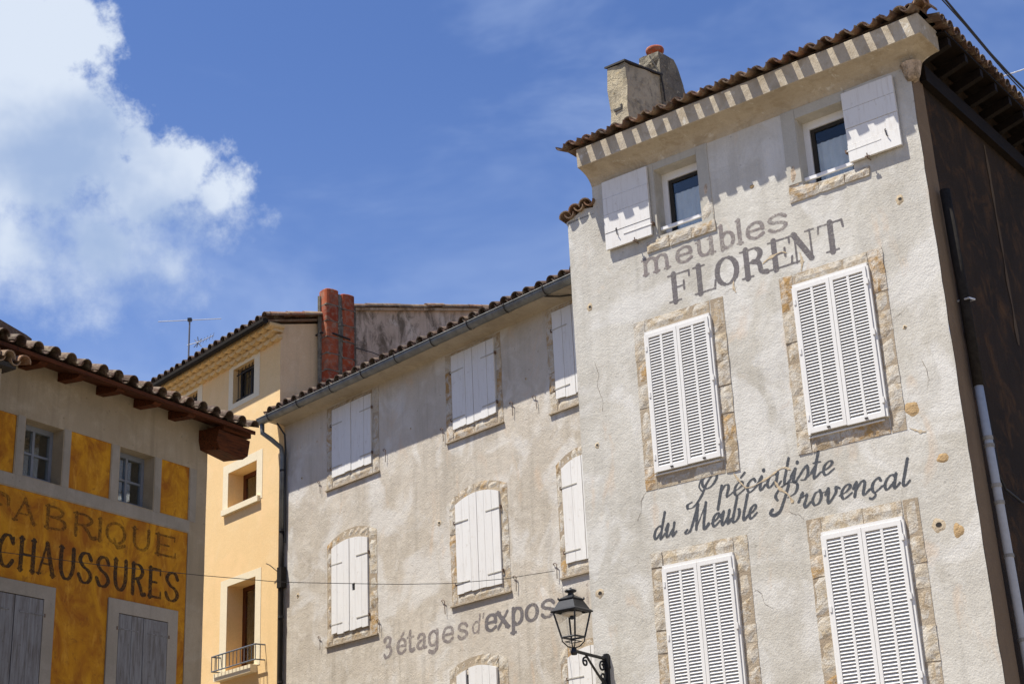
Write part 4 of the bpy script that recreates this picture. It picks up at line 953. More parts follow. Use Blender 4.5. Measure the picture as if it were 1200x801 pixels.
# ================================================================== MIDDLE HOUSE
loc, rz = FI
I = thing('beige_house', 'long beige rendered house in the middle with zinc gutter and closed white plank shutters', 'house', loc, rz)
IW = 7.86
mb = MB(); wall_front(mb, 0, IW, 0, 10.24, [(1.49, 2.44, 6.18, 7.58, .25), (4.57, 5.48, 3.2, 5.06, .3)], .3, back=.25)
mb.quad((0, 0, 0), (0, 0, 10.24), (0, 7, 10.24), (0, 7, 0)); mb.quad((IW, 0, 0), (IW, 7, 0), (IW, 7, 10.24), (IW, 0, 10.24)); mb.quad((0, 7, 0), (0, 7, 10.24), (IW, 7, 10.24), (IW, 7, 0))
part('wall', mb, 'stucco_beige', I)
mb = MB(); mb.box(1.4, 2.5, .26, .28, 6.0, 7.8); mb.box(4.5, 5.6, .31, .33, 3, 5.2); part('window_shade_sheet', mb, 'interior', I)  # dark slabs stand in for the unlit inside behind the shutters
# cove under the eave
mb = MB(); pr = [(0, 10.14), (.02, 10.155), (.08, 10.175), (.30, 10.20), (.34, 10.21), (.34, 10.27), (0, 10.27)]; S = 30; k = len(pr)
for i in range(S+1):
    x = -.10+(IW+.10)*i/S
    for (o_, z) in pr: mb.v.append((x, -o_, z+.006*noise.noise(Vector((x*.8, o_*5, 4)))))
for i in range(S):
    for j in range(k-1): mb.f.append((i*k+j, (i+1)*k+j, (i+1)*k+j+1, i*k+j+1))
mb.f.append(tuple(range(k)))
part('eave_cove', mb, 'plaster_smooth', I)
mb = MB(); G = []; seg = 9; gx0, gx1 = -.18, 7.95
for x in [gx0+(gx1-gx0)*i/20 for i in range(21)]:
    for rr in (.085, .079):
        for q in range(seg+1):
            a = math.pi+math.pi*q/seg; mb.v.append((x, -.405+rr*math.cos(a), 10.235+rr*math.sin(a)*1.15+.004*math.sin(x*1.3)))
st = 2*(seg+1)
for i in range(20):
    for q in range(seg):
        mb.f.append((i*st+q, i*st+q+1, (i+1)*st+q+1, (i+1)*st+q)); mb.f.append((i*st+seg+1+q, (i+1)*st+seg+1+q, (i+1)*st+seg+2+q, i*st+seg+2+q))
    mb.f.append((i*st, (i+1)*st, (i+1)*st+seg+1, i*st+seg+1)); mb.f.append((i*st+seg, i*st+2*seg+1, (i+1)*st+2*seg+1, (i+1)*st+seg))
for e in (0, 20): mb.f.append(tuple(e*st+q for q in range(seg+1)))
gut = part('gutter', mb, 'zinc', I, True)
mb = MB(); mb.tube([(gx0, -.492, 10.235), (gx1, -.492, 10.235)], .010, 6); part('gutter_bead', mb, 'zinc', gut)
bk = MB()
for q in range(9):
    a0, a1 = math.pi+math.pi*q/9, math.pi+math.pi*(q+1)/9
    bk.quad((0, .092*math.cos(a0), 1.15*.092*math.sin(a0)), (.028, .092*math.cos(a0), 1.15*.092*math.sin(a0)), (.028, .092*math.cos(a1), 1.15*.092*math.sin(a1)), (0, .092*math.cos(a1), 1.15*.092*math.sin(a1)))
bk.box(0, .028, .075, .10, -.05, .03); bk.box(0, .028, -.10, -.085, -.01, .02)
bme = bk.mesh('gutter_bracket', 'dull_iron')
for x in (.15, 1.05, 2.02, 2.9, 3.8, 4.72, 5.6, 6.45, 7.3): link('gutter_bracket', bme, gut, (x, -.405, 10.235))
mb = MB(); mb.tube([(7.15, -.30, 10.19), (7.35, -.18, 10.15), (7.5, -.02, 10.17)], .012, 6); part('cable', mb, 'cable_black', I)
sl_ = .30
mb = MB(); mb.add([(-.12, -.30, 10.275), (IW+.2, -.30, 10.275), (IW+.2, 6.5, 10.275+6.8*sl_), (-.12, 6.5, 10.275+6.8*sl_), (-.12, 6.5, 10.27), (IW+.2, 6.5, 10.27)], [(0, 1, 2, 3), (0, 3, 4), (1, 5, 2), (0, 4, 5, 1), (3, 2, 5, 4)]); part('roof', mb, 'dark_clay', I)
mb = MB(); corrugated(mb, (-.1, .05, 10.30+.35*sl_), (1, 0, 0), (0, math.cos(math.atan(sl_)), math.sin(math.atan(sl_))), IW+.1, 6.4, .25, .075); part('roof_tiles', mb, 'dark_clay', I, kind='stuff')
eave_tiles(I, .0, 32, .25, -.39, -.41, 10.31, sl_, dark=True, zc=.015, zh=.05)

def mid_win(a, b, v0, topf, surr, seed, hole=None, width2=None, gap=None, strap='band_plaster', npl=3):
    m_ = (a+b)/2; tp = lambda u: topf(u)
    hi = topf(a)-.28; lo = v0+.16
    plank_leaf(I, a, m_-.004, v0, tp, npl, 'white_paint', strap, True, -.032, -.004, (lo, hi), seed)
    plank_leaf(I, m_+.004, b, v0, tp, npl, 'white_paint', strap, False, -.032, -.004, (lo+.01, hi+.03), seed+1, hole)
surround_rect(I, 1.29, 2.77, 8.64, 10.12, 1.46, 2.59, 8.82, 10.05, 61); mid_win(1.475, 2.575, 8.835, lambda u: 10.04, None, 61)
surround_rect(I, 4.50, 5.83, 8.66, 10.12, 4.66, 5.70, 8.83, 10.07, 62); mid_win(4.675, 5.69, 8.845, lambda u: 10.06, None, 62)
surround_rect(I, 6.84, 7.86, 8.50, 10.12, 6.99, 7.85, 8.67, 10.05, 63); mid_win(7.0, 7.83, 8.68, lambda u: 10.04, None, 63, npl=2)
surround_arch(I, 1.30, 2.68, 5.985, 7.70, .17, 1.45, 2.46, 6.16, 7.60, .09, 71)
mid_win(1.465, 2.45, 6.165, lambda u: arc_v(u, 1.45, 2.46, 7.60, .085), None, 71, hole=(2.09, 6.86))
surround_arch(I, 4.50, 5.84, 6.10, 7.72, .17, 4.65, 5.68, 6.27, 7.63, .11, 72)
mid_win(4.665, 5.67, 6.26, lambda u: arc_v(u, 4.65, 5.68, 7.63, .105), None, 72)
surround_arch(I, 6.88, 7.86, 6.08, 7.72, .17, 7.0, 7.86, 6.28, 7.63, .12, 73)
mid_win(7.015, 7.84, 6.27, lambda u: arc_v(u, 7.0, 7.86, 7.63, .115), None, 73, npl=2)
surround_arch(I, 4.39, 5.70, 3.3, 5.17, .14, 4.56, 5.50, 3.5, 5.06, .10, 74)
at = lambda u: arc_v(u, 4.56, 5.50, 5.06, .095)
plank_leaf(I, 4.57, 4.79, 3.5, at, 2, 'white_paint', 'white_paint', True, -.02, .01, (3.7, 4.7), 81); plank_leaf(I, 4.87, 5.49, 3.5, at, 4, 'white_paint', 'white_paint', False, -.045, -.012, (3.7, 4.7), 82)
surround_arch(I, 6.76, 7.86, 3.3, 5.08, .12, 6.92, 7.86, 3.5, 4.97, .12, 75)
mid_win(6.935, 7.84, 3.5, lambda u: arc_v(u, 6.92, 7.86, 4.97, .115), None, 75, npl=2)
# thin stone ledges and their shadow gap under the sills
for (a, b, v) in ((1.28, 2.69, 5.985), (4.49, 5.85, 6.09), (6.87, 7.85, 6.07), (1.28, 2.78, 8.63), (4.49, 5.84, 8.65), (6.83, 7.85, 8.49)):
    mb = MB(); mb.box(a, b, -.035, .01, v-.0, v+.022); part('sill_ledge', mb, 'mortar', I)
stay = MB(); stay.tube([(-.05, -.0, .20), (-.05, -.02, .22), (0, -.03, .225), (.03, -.03, .2), (.032, -.025, .0)], .006, 5); sme = stay.mesh('shutter_stay', 'rust_iron')
for (u, v) in ((1.10, 8.64), (2.92, 8.75), (4.40, 8.72), (6.02, 8.70), (6.55, 8.66), (1.10, 5.98), (2.72, 6.0), (4.33, 6.02), (5.93, 6.08), (6.78, 6.10)): link('shutter_stay', sme, I, (u, 0, v), (0, random.uniform(-.1, .1), 0))
letters(I, 'painted_lettering', LOW, '3étages', 0, 0, 5.60, .225, .034, 'letter_faded', .6, .04, .010, boxes=[(2.80, 3.02), (3.13, 3.39), (3.38, 3.58), (3.62, 3.90), (3.90, 4.20), (4.24, 4.53), (4.59, 4.85)], label='worn words 3 étages')
letters(I, 'painted_lettering', LOW, "d'", 4.92, 5.20, 5.63, .17, .020, 'letter_faded', .5, .18, .009, label="small worn d'")
letters(I, 'painted_lettering', LOW, 'expos', 0, 0, 5.61, .235, .037, 'letter_plum', .55, .05, .010, boxes=[(5.22, 5.50), (5.47, 5.78), (5.78, 6.08), (6.08, 6.40), (6.40, 6.72)], label='worn letters expos')
letters(I, 'painted_lettering', LOW, 'iti', 0, 0, 5.62, .22, .026, 'letter_pale', .55, .05, .010, boxes=[(6.86, 6.97), (7.02, 7.2), (7.3, 7.42)], label='almost vanished letters iti')
for i, (u, v, r) in enumerate(((3.60, 9.15, .02), (6.35, 9.2, .02), (.55, 9.05, .03), (4.25, 7.45, .05), (.45, 7.0, .05), (1.0, 9.6, .018))): putlog(I, u, v, r, 40+i*2.3)
# zinc downpipe and cable boxes at the left corner
mb = MB(); mb.tube([(-.12, -.40, 10.14), (-.12, -.39, 9.98), (-.02, -.27, 9.86), (.04, -.10, 9.72), (.05, -.07, 9.55), (.04, -.07, 8.2)], .042, 10); dpn = part('downpipe', mb, 'zinc', I, True)
mb = MB(); mb.tube([(.04, -.07, 8.2), (.045, -.07, 7.6), (.03, -.07, 5.0), (.03, -.07, 0)], .040, 10); part('lower_pipe', mb, 'pipe_dark', dpn, True)
for z in (9.3, 8.22, 6.7, 5.6):
    mb = MB(); mb.tube([(.042, -.07, z-.02), (.042, -.07, z+.02)], .05, 10); part('pipe_collar', mb, 'dull_iron', dpn)
mb = MB(); mb.tube([(.20, -.30, 10.10), (.24, -.16, 9.9), (.14, -.07, 9.66), (.10, -.05, 9.4), (.10, -.04, 8.0)], .016, 6); part('cable', mb, 'cable_black', I)
mb = MB(); mb.box(.0, .13, -.13, -.02, 7.20, 7.56); part('junction_box', mb, 'pipe_dark', I)
mb = MB(); mb.tube([(0, -.13, 7.50), (-.12, -.2, 7.62), (-.2, -.22, 7.66)], .008, 5); part('cable_hook', mb, 'dull_iron', I)

# ================================================================== YELLOW HOUSE
loc, rz = FY
Y = thing('yellow_house', 'narrow yellow rendered house behind the orange shoe factory with a small iron balcony', 'house', loc, rz)
yc = -.055
def spout(v): return 0
mb = MB(); yo = [(-1.84, -.82, 9.01, 9.70, .38), (-1.78, -.80, 6.03, 7.56, .38), (-1.74, -.97, 11.03, 11.72, .22), (-3.85, -3.12, 11.03, 11.72, .22)]
wall_front(mb, -7, yc, 0, 12.0, yo, .5); part('wall', mb, 'stucco_yellow', Y)
mb = MB(); mb.add([(yc, 0, 0), (yc, 1.0, 0), (yc, 1.0, 12.33), (yc, 0, 12.10)], [(0, 1, 2, 3)]); mb.add([(-7, 0, 0), (-7, 0, 12), (-7, 1, 12.24), (-7, 1, 0)], [(0, 1, 2, 3)]); part('side_wall', mb, 'stucco_side_bounce', Y)
# genoise: three scalloped tile rows under the gutter
mb = MB()
for row, (o0, z) in enumerate(((.10, 11.80), (.20, 11.89), (.30, 11.98))):
    n_ = int(7.1/.25)
    for i in range(n_):
        x = yc+.10*(row+1)*.4-.12-.25*i-(.125 if row % 2 else 0)
        g8 = 6
        pts = [(.122*math.cos(math.pi*q/g8), .066*math.sin(math.pi*q/g8)) for q in range(g8+1)]
        b = len(mb.v)
        for yy in (-o0, .02):
            for (px_, pz_) in pts: mb.v.append((x+px_, yy, z-pz_+.045))
        for q in range(g8): mb.f.append((b+q, b+q+1, b+g8+2+q, b+g8+1+q))
        mb.f.append(tuple(b+q for q in range(g8+1)))
    mb.box(-7, yc+.03*(row+1), -(o0-.012), .02, z+.035, z+.082)
part('scalloped_cornice', mb, 'cornice_yellow', Y)
mb = MB(); mb.tube([(-7, -.395, 12.03), (yc+.12, -.395, 12.045)], .055, 10); mb.box(-7, yc+.12, -.45, -.34, 12.03, 12.085); g_ = part('gutter', mb, 'pipe_dark', Y)
mb = MB(); sy = .235; yr = [(-7, -.36), (yc+.06, -.36), (yc+.06, 1.0), (-7, 1.0)]
mb.add([(x, y, 12.055+(y+.36)*sy) for x, y in yr]+[(x, y, 12.095+(y+.36)*sy) for x, y in yr], [(0, 3, 2, 1), (4, 5, 6, 7), (0, 1, 5, 4), (1, 2, 6, 5), (2, 3, 7, 6), (3, 0, 4, 7)]); part('roof', mb, 'roof_clay', Y)
mb = MB(); corrugated(mb, (-7, -.05, 12.12+.31*sy), (1, 0, 0), (0, .97, .23), 7, 1.0, .25, .07); part('roof_tiles', mb, 'dark_clay', Y, kind='stuff')
eave_tiles(Y, -5.6, 23, .25, -.40, -.39, 12.125, sy, dark=True)
for i in range(3): link('roof_tile', T_COVER, Y, (yc+.10, -.30+.36*i, 12.15+.36*sy*i), (math.atan(sy), 0, 0))
# painted bands round the windows, windows
def yband(a, b, c, d, A, B, C, D):
    mb = MB(); o = .006
    for q in ((A, a, C, D), (b, B, C, D), (a, b, d, D), (a, b, C, c)): mb.box(q[0]+.0005, q[1]-.0005, -o, .004, q[2], q[3])
    return part('window_surround', mb, 'paint_cream', Y)
yband(-1.84, -.82, 9.01, 9.70, -2.03, -.62, 8.95, 9.87); yband(-1.78, -.80, 6.03, 7.56, -2.02, -.61, 5.99, 7.69); yband(-1.74, -.97, 11.03, 11.72, -1.90, -.77, 10.93, 11.80); yband(-3.85, -3.12, 11.03, 11.72, -4.0, -2.93, 10.93, 11.80)
def ywin(a, b, c, d, D, frame_w=.07, mat='brown_wood', wide_left=0.):
    f = MB(); f.box(a, a+frame_w, D-.06, D, c, d); f.box(b-frame_w, b, D-.06, D, c, d); f.box(a+frame_w, b-frame_w, D-.06, D, d-frame_w, d); f.box(a+frame_w, b-frame_w, D-.06, D, c, c+frame_w); f.box((a+b)/2-.035, (a+b)/2+.035, D-.05, D-.01, c+frame_w, d-frame_w)
    fr = part('window_frame', f, mat, Y)
    for (x0, x1) in ((a+frame_w, (a+b)/2-.035), ((a+b)/2+.035, b-frame_w)):
        g2 = MB(); g2.box(x0, x1, D-.035, D-.03, c+frame_w, d-frame_w); part('pane', g2, 'glass', fr)
    v_ = MB(); v_.box(a-.02, b+.02, D+.25, D+.27, c-.02, d+.02); part('room', v_, 'interior', fr)
ywin(-1.84, -.82, 9.01, 9.70, .38); ywin(-1.78, -.80, 6.03, 7.56, .38); ywin(-1.74, -.97, 11.03, 11.72, .22, .05, 'dull_iron'); ywin(-3.85, -3.12, 11.03, 11.72, .22, .05, 'dull_iron')
for (a, b) in ((-1.74, -.97), (-3.85, -3.12)):
    mb = MB()
    for zz in (11.10, 11.60): mb.box(a, b, .07, .08, zz, zz+.02)
    gr = part('window_grille', mb, 'dull_iron', Y)
    bm_ = MB(); bm_.tube([(0, .075, 11.03), (0, .075, 11.72)], .008, 6); gme = bm_.mesh('grille_bar', 'dull_iron')
    for i in range(6): link('grille_bar', gme, gr, (a+(b-a)*(i+.5)/6, 0, 0))
mb = MB(); mb.box(-1.98, -.68, -.065, .02, 8.90, 9.005); part('window_sill', mb, 'paint_cream', Y)
mb = MB(); mb.box(-1.97, -.70, -.14, .02, 5.87, 6.0); part('window_sill', mb, 'paint_cream', Y)
# balcony railing
mb = MB(); r0, r1, yo_ = -1.95, -.45, -.19
mb.tube([(r0, 0, 6.30), (r0, yo_, 6.30), (r1, yo_, 6.30), (r1, 0, 6.30)], .014, 6); mb.tube([(r0, 0, 6.04), (r0, yo_, 6.04), (r1, yo_, 6.04), (r1, 0, 6.04)], .012, 6)
rail = part('balcony_railing', mb, 'balcony_iron', Y)
bb = MB(); bb.tube([(0, 0, 6.04), (0, 0, 6.30)], .009, 6); bme = bb.mesh('baluster', 'balcony_iron')
for i in range(13): link('baluster', bme, rail, (r0+(r1-r0)*i/12, yo_, 0))
for x in (r0, r1): link('baluster', bme, rail, (x, yo_/2, 0))

# ================================================================== HOUSE BEHIND WITH RED CLAY FLUES
G2 = thing('weathered_house', 'weathered grey rendered house side rising behind the beige roof', 'house', loc, rz)
mb = MB(); s2 = .222
def gz(y): return 12.36+s2*y
N_ = 16
for i in range(N_):
    y0, y1 = 1.02+7*i/N_, 1.02+7*(i+1)/N_; mb.quad((yc+.02, y0, 0), (yc+.02, y1, 0), (yc+.02, y1, gz(y1)), (yc+.02, y0, gz(y0)))
mb.quad((-7, 1.02, 0), (yc+.02, 1.02, 0), (yc+.02, 1.02, gz(1.02)), (-7, 1.02, gz(1.02))); mb.quad((-7, 1.02, 0), (-7, 1.02, gz(1)), (-7, 8.02, gz(8)), (-7, 8.02, 0)); mb.quad((-7, 8.02, 0), (-7, 8.02, gz(8)), (yc, 8.02, gz(8)), (yc, 8.02, 0))
part('wall', mb, 'weathered_render', G2)
mb = MB(); mb.add([(-7, .9, gz(.9)), (yc+.10, .9, gz(.9)), (yc+.10, 8.1, gz(8.1)), (-7, 8.1, gz(8.1)), (-7, .9, gz(.9)+.05), (yc+.10, .9, gz(.9)+.05), (yc+.10, 8.1, gz(8.1)+.05), (-7, 8.1, gz(8.1)+.05)], [(0, 1, 2, 3)[::-1], (4, 5, 6, 7), (0, 1, 5, 4), (1, 2, 6, 5), (2, 3, 7, 6), (3, 0, 4, 7)]); part('roof', mb, 'weathered_render', G2)
for i in range(18): link('roof_tile', T_COVER, G2, (yc+.06+random.uniform(-.015, .015), 1.5+.36*i, gz(1.5+.36*i)+.045+random.uniform(-.01, .01)), (math.atan(s2)+.03, 0, random.uniform(-.04, .04)))
# flues: stacked clay pipes bedded in mortar
mb = MB(); mb.prism([(0, 0)]*0 or [(yc, 10.5), (yc+.13, 10.5), (yc+.13, 12.80), (yc, 12.85)], .80, 1.58)
ch = part('chimney', mb, 'chimney_dark', G2, label='pair of red clay flue pipes strapped to the wall')
pme = MB(); sq = []
for q in range(32):
    a_ = 2*math.pi*q/32; c_, s__ = math.cos(a_), math.sin(a_); r_ = 1/((abs(c_)**4+abs(s__)**4)**.25); sq.append((c_*r_, s__*r_))
for z_, k_ in ((0, .94), (.008, 1.), (.302, 1.), (.315, .95)):
    for (x_, y_) in sq: pme.v.append((x_*.152*k_, y_*.152*k_, z_))
for j_ in range(3):
    for q in range(32): pme.f.append((j_*32+q, j_*32+(q+1) % 32, (j_+1)*32+(q+1) % 32, (j_+1)*32+q))
pme.f.append(tuple(range(96, 128))); pme = pme.mesh('clay_pipe', 'red_clay', False)
for (py, top, nseg) in ((.95, 12.93, 7), (1.31, 12.90, 7)):
    for i in range(nseg):
        link('clay_pipe', pme, ch, (yc+.15+random.uniform(-.004, .004), py+random.uniform(-.004, .004), top-.325*(i+1)), (random.uniform(-.015, .015), random.uniform(-.015, .015), random.uniform(-.05, .05)))
mo = MB()
for (py, top) in ((.95, 12.93), (1.31, 12.90)):
    for i in range(1, 7): 
        z = top-.325*i-.006; hj = random.uniform(.006, .018); mo.box(yc+.01, yc+.15+.150, py-.150, py+.150, z-hj, z+hj)
    mo.lathe([(.13, 0), (.145, .005), (.12, .015), (.09, .01), (.09, -.2)], 14, (yc+.15, py, top-.01))
mo.tube([(yc+.17, 1.13, 10.7), (yc+.18, 1.135, 11.6), (yc+.19, 1.12, 12.2), (yc+.17, 1.125, 12.86)], [.12, .105, .115, .10], 7)
mo.tube([(yc+.10, .80, 10.7), (yc+.10, .79, 11.9), (yc+.08, .80, 12.8)], [.06, .05, .045], 6); mo.tube([(yc+.10, 1.49, 10.9), (yc+.10, 1.50, 11.6), (yc+.10, 1.49, 12.0), (yc+.06, 1.47, 12.75)], [.10, .08, .09, .04], 6)
part('mortar_joints', mo, 'chimney_dark', ch)
mb = MB(); zz = 12.02
mb.tube([(yc-.02, .76, zz+.02), (yc+.16, .775, zz+.03), (yc+.31, .95, zz), (yc+.31, 1.31, zz-.04), (yc+.16, 1.48, zz-.05), (yc+.03, 1.52, zz-.05)], .018, 6); part('iron_strap', mb, 'dull_iron', ch)
mb = MB(); mb.tube([(yc+.03, 1.52, zz-.05), (yc+.08, 2.0, 11.93), (yc+.12, 2.9, 11.75)], .008, 5); part('stay_wire', mb, 'dull_iron', G2)

# ================================================================== ORANGE SHOE FACTORY
loc, rz = FO
O = thing('orange_house', 'orange and grey rendered shoe factory house at the left with painted capitals and wooden eaves', 'house', loc, rz)
OU = -8.0
pan = [(-2.67, -1.93, 7.31, 8.10), (-.945, -.365, 7.31, 8.105), (-4.35, -3.61, 7.30, 8.085)]
owin = [(-3.46, -2.81, 7.31, 8.085, .27), (-1.77, -1.095, 7.315, 8.10, .27)]
low = (OU+.3, -.355, .4, 7.12)
mb = MB(); wall_front(mb, OU, 0, 0, 9.0, owin+[(*p, .018) for p in pan]+[(*low, .018)], .5, jr=jit(.010, 2, 60))
mb.quad((0, 0, 0), (0, 7, 0), (0, 7, 9.0), (0, 0, 9.0)); mb.quad((OU, 0, 0), (OU, 0, 9), (OU, 7, 9), (OU, 7, 0)); mb.quad((OU, 7, 0), (OU, 7, 9), (0, 7, 9), (0, 7, 0))
part('wall', mb, 'grey_render', O)
for p in pan:
    mb = MB(); mb.quad((p[0], .015, p[2]), (p[1], .015, p[2]), (p[1], .015, p[3]), (p[0], .015, p[3])); part('painted_panel', mb, 'ochre_paint', O)
mb = MB(); mb.quad((low[0], .015, low[2]), (low[1], .015, low[2]), (low[1], .015, low[3]), (low[0], .015, low[3])); part('painted_panel', mb, 'ochre_paint', O)
# trim: band under the windows and margins between them
mb = MB()
mb.box(OU+.3, -.345, -.006, .02, 7.135, 7.295)
for (a, b) in ((-3.595, -3.475), (-2.795, -2.685), (-1.915, -1.785), (-1.08, -.96), (-.35, -.22)): mb.box(a, b, -.005, .02, 7.297, 8.10)
part('trim_band', mb, 'trim_render', O)
for (a, b, c, d, D) in owin:
    f = MB(); y0, y1 = .20, .25; w_ = .05
    f.box(a, a+w_, y0, y1, c+.0, d); f.box(b-w_, b, y0, y1, c, d); f.box(a+w_, b-w_, y0, y1, d-.07, d); f.box(a+w_, b-w_, y0, y1, c, c+.09)
    m_ = (a+b)/2; f.box(m_-.02, m_+.02, y0+.005, y1, c+.09, d-.07)
    fr = part('window_frame', f, 'window_blue', O)
    mbar = MB(); zc = (c+d)/2+.0; mbar.box(a+w_, m_-.02, y0+.01, y1-.005, zc-.014, zc+.014); mbar.box(m_+.02, b-w_, y0+.01, y1-.005, zc-.014, zc+.014); part('glazing_bar', mbar, 'window_blue', fr)
    for (x0, x1) in ((a+w_, m_-.02), (m_+.02, b-w_)):
        for (z0_, z1_) in ((c+.09, zc-.014), (zc+.014, d-.07)):
            g3 = MB(); g3.box(x0, x1, .228, .232, z0_, z1_); part('pane', g3, 'glass', fr)
    v_ = MB(); v_.box(a-.02, b+.02, .9, .92, c-.02, d+.02); v_.box(a-.02, b+.02, .275, .9, d+.01, d+.02); v_.box(a-.02, b+.02, .275, .9, c-.02, c-.01); v_.box(a-.03, a-.02, .275, .9, c-.02, d+.02); v_.box(b+.02, b+.03, .275, .9, c-.02, d+.02); part('room', v_, 'interior', fr)
for (A, B, a, b, top, top2, sd) in ((-4.10, -2.785, -3.905, -2.975, 5.94, 5.76, 91), (-1.85, -.52, -1.65, -.72, 5.96, 5.77, 95)):
    mb = MB(); mb.box(A, a-.006, -.012, .01, 3.2, top); mb.box(b+.006, B, -.012, .01, 3.2, top); mb.box(a-.006, b+.006, -.012, .01, top2+.008, top); part('window_surround', mb, 'trim_render', O)
    vd = MB(); vd.box(a-.006, b+.006, .012, .0145, 3.2, top2+.008); part('window_shade_sheet', vd, 'sash_and_hole_shade', O)  # dark sheet painted as the shade behind the shutters, no opening here
    m_ = (a+b)/2
    plank_leaf(O, a, m_-.004, 3.3, lambda u: top2-.004, 2, 'grey_paint', 'grey_paint', True, -.010, .004, (3.6, top2-.20), sd, strap_len=.38)
    plank_leaf(O, m_+.004, b, 3.3, lambda u: top2-.004, 2 if sd == 91 else 1, 'grey_paint', 'grey_paint', False, -.010, .004, (3.6, top2-.20), sd+1, strap_len=.38)
letters(O, 'painted_lettering', DEC, 'FABRIQUE', 0, 0, 6.71, .295, .031, 'letter_ghost', .5, 0, .008, boxes=[(-4.0, -3.63), (-3.56, -3.16), (-3.07, -2.64), (-2.58, -2.13), (-2.12, -1.99), (-1.97, -1.53), (-1.49, -1.06), (-1.05, -.59)], off=-.0125, label='faded word FABRIQUE')
letters(O, 'painted_lettering', DEC, 'CHAUSSURES', 0, 0, 6.09, .41, .0345, 'letter_dark', .42, 0, .008, boxes=[(-3.76, -3.48), (-3.44, -3.11), (-3.10, -2.80), (-2.77, -2.44), (-2.43, -2.14), (-2.11, -1.82), (-1.79, -1.49), (-1.46, -1.17), (-1.13, -.86), (-.80, -.48)], off=-.0125, label='dark word CHAUSSURES')
# eave: boards on rafters, tiles, corner bracket
so_ = .30
def ez(y): return 8.86+so_*y      # underside of the boards (y is -off)
for i, (a, b) in enumerate(((-.52, -.35), (-.347, -.18), (-.177, -.0))):
    mb = MB(); mb.add([(OU, a, ez(a)), (.44, a, ez(a)), (.44, b, ez(b)), (OU, b, ez(b)), (OU, a, ez(a)+.03), (.44, a, ez(a)+.03), (.44, b, ez(b)+.03), (OU, b, ez(b)+.03)], [(0, 3, 2, 1), (4, 5, 6, 7), (0, 1, 5, 4), (1, 2, 6, 5), (2, 3, 7, 6), (3, 0, 4, 7)])
    part('soffit_board', mb, 'red_wood', O)
mb = MB(); mb.box(OU, .45, -.545, -.523, ez(-.52)-.004, ez(-.52)+.05); part('eave_board', mb, 'red_wood', O)
rf = MB(); rf.prism([(0, 0), (.12, 0), (.12, .12), (0, .12)], 0, .1); rf = MB()
rf.add([(0, .02, -.13), (.14, .02, -.13), (.14, -.30, -.16), (0, -.30, -.16), (0, .02, 0), (.14, .02, 0), (.14, -.42, -.126), (0, -.42, -.126), (0, -.38, -.155), (.14, -.38, -.155)],
       [(0, 1, 2, 3), (3, 2, 9, 8), (8, 9, 6, 7), (4, 7, 6, 5), (0, 3, 8, 7, 4), (1, 5, 6, 9, 2)])
rme = rf.mesh('rafter', 'red_wood')
for u in (-6.6, -5.9, -5.1, -4.35, -3.66, -2.98, -2.28, -1.56, -.86): link('rafter', rme, O, (u, 0, ez(0)-.002))
# carved corner bracket
mb = MB(); mb.add([(-.16, .0, 8.42), (.36, .0, 8.36), (.45, .0, 8.44), (.45, .0, 8.66), (-.20, .0, 8.72), (-.20, 0, 8.55), (-.10, -.34, 8.38), (.36, -.38, 8.32), (.45, -.40, 8.39), (.45, -.44, 8.62), (-.20, -.40, 8.66), (-.20, -.36, 8.5)],
                   [(0, 5, 4, 3, 2, 1), (6, 7, 8, 9, 10, 11), (0, 1, 7, 6), (1, 2, 8, 7), (2, 3, 9, 8), (3, 4, 10, 9), (4, 5, 11, 10), (5, 0, 6, 11)]); part('corner_bracket', mb, 'red_wood', O)
mb = MB(); mb.box(-.14, .47, -.44, .3, 8.665, 8.735); part('corner_plate', mb, 'red_wood', O)
mb = MB(); mb.add([(OU, -.50, 8.745), (.42, -.50, 8.745), (.42, 7, 8.745+7.5*so_*.9), (OU, 7, 8.745+7.5*so_*.9), (OU, 7, 8.74), (.42, 7, 8.74)], [(0, 1, 2, 3), (1, 5, 2), (0, 3, 4), (3, 2, 5, 4)]); part('roof', mb, 'dark_clay', O)
mb = MB(); corrugated(mb, (OU, -.15, 8.79+.35*so_), (1, 0, 0), (0, .966, .26), 8.3, 7, .285, .08); part('roof_tiles', mb, 'dark_clay', O, kind='stuff')
eave_tiles(O, -7.96, 30, .283, -.585, -.575, 8.80, so_, dark=True, zc=.01, zh=.045)
mb = MB(); mb.add([(-7, .95, 9.2), (-2.65, .95, 9.2), (-2.65, .95, 9.67), (-2.75, .95, 9.70), (-7, .95, 10.45), (-7, 1.3, 9.3), (-2.65, 1.3, 9.3), (-2.65, 1.3, 9.67), (-2.75, 1.3, 9.70), (-7, 1.3, 10.45)], [(0, 1, 2, 3, 4), (9, 8, 7, 6, 5), (4, 3, 8, 9), (3, 2, 7, 8), (2, 1, 6, 7)]); part('roof_verge', mb, 'dark_clay', O, label='dark raised roof verge above the left eaves')

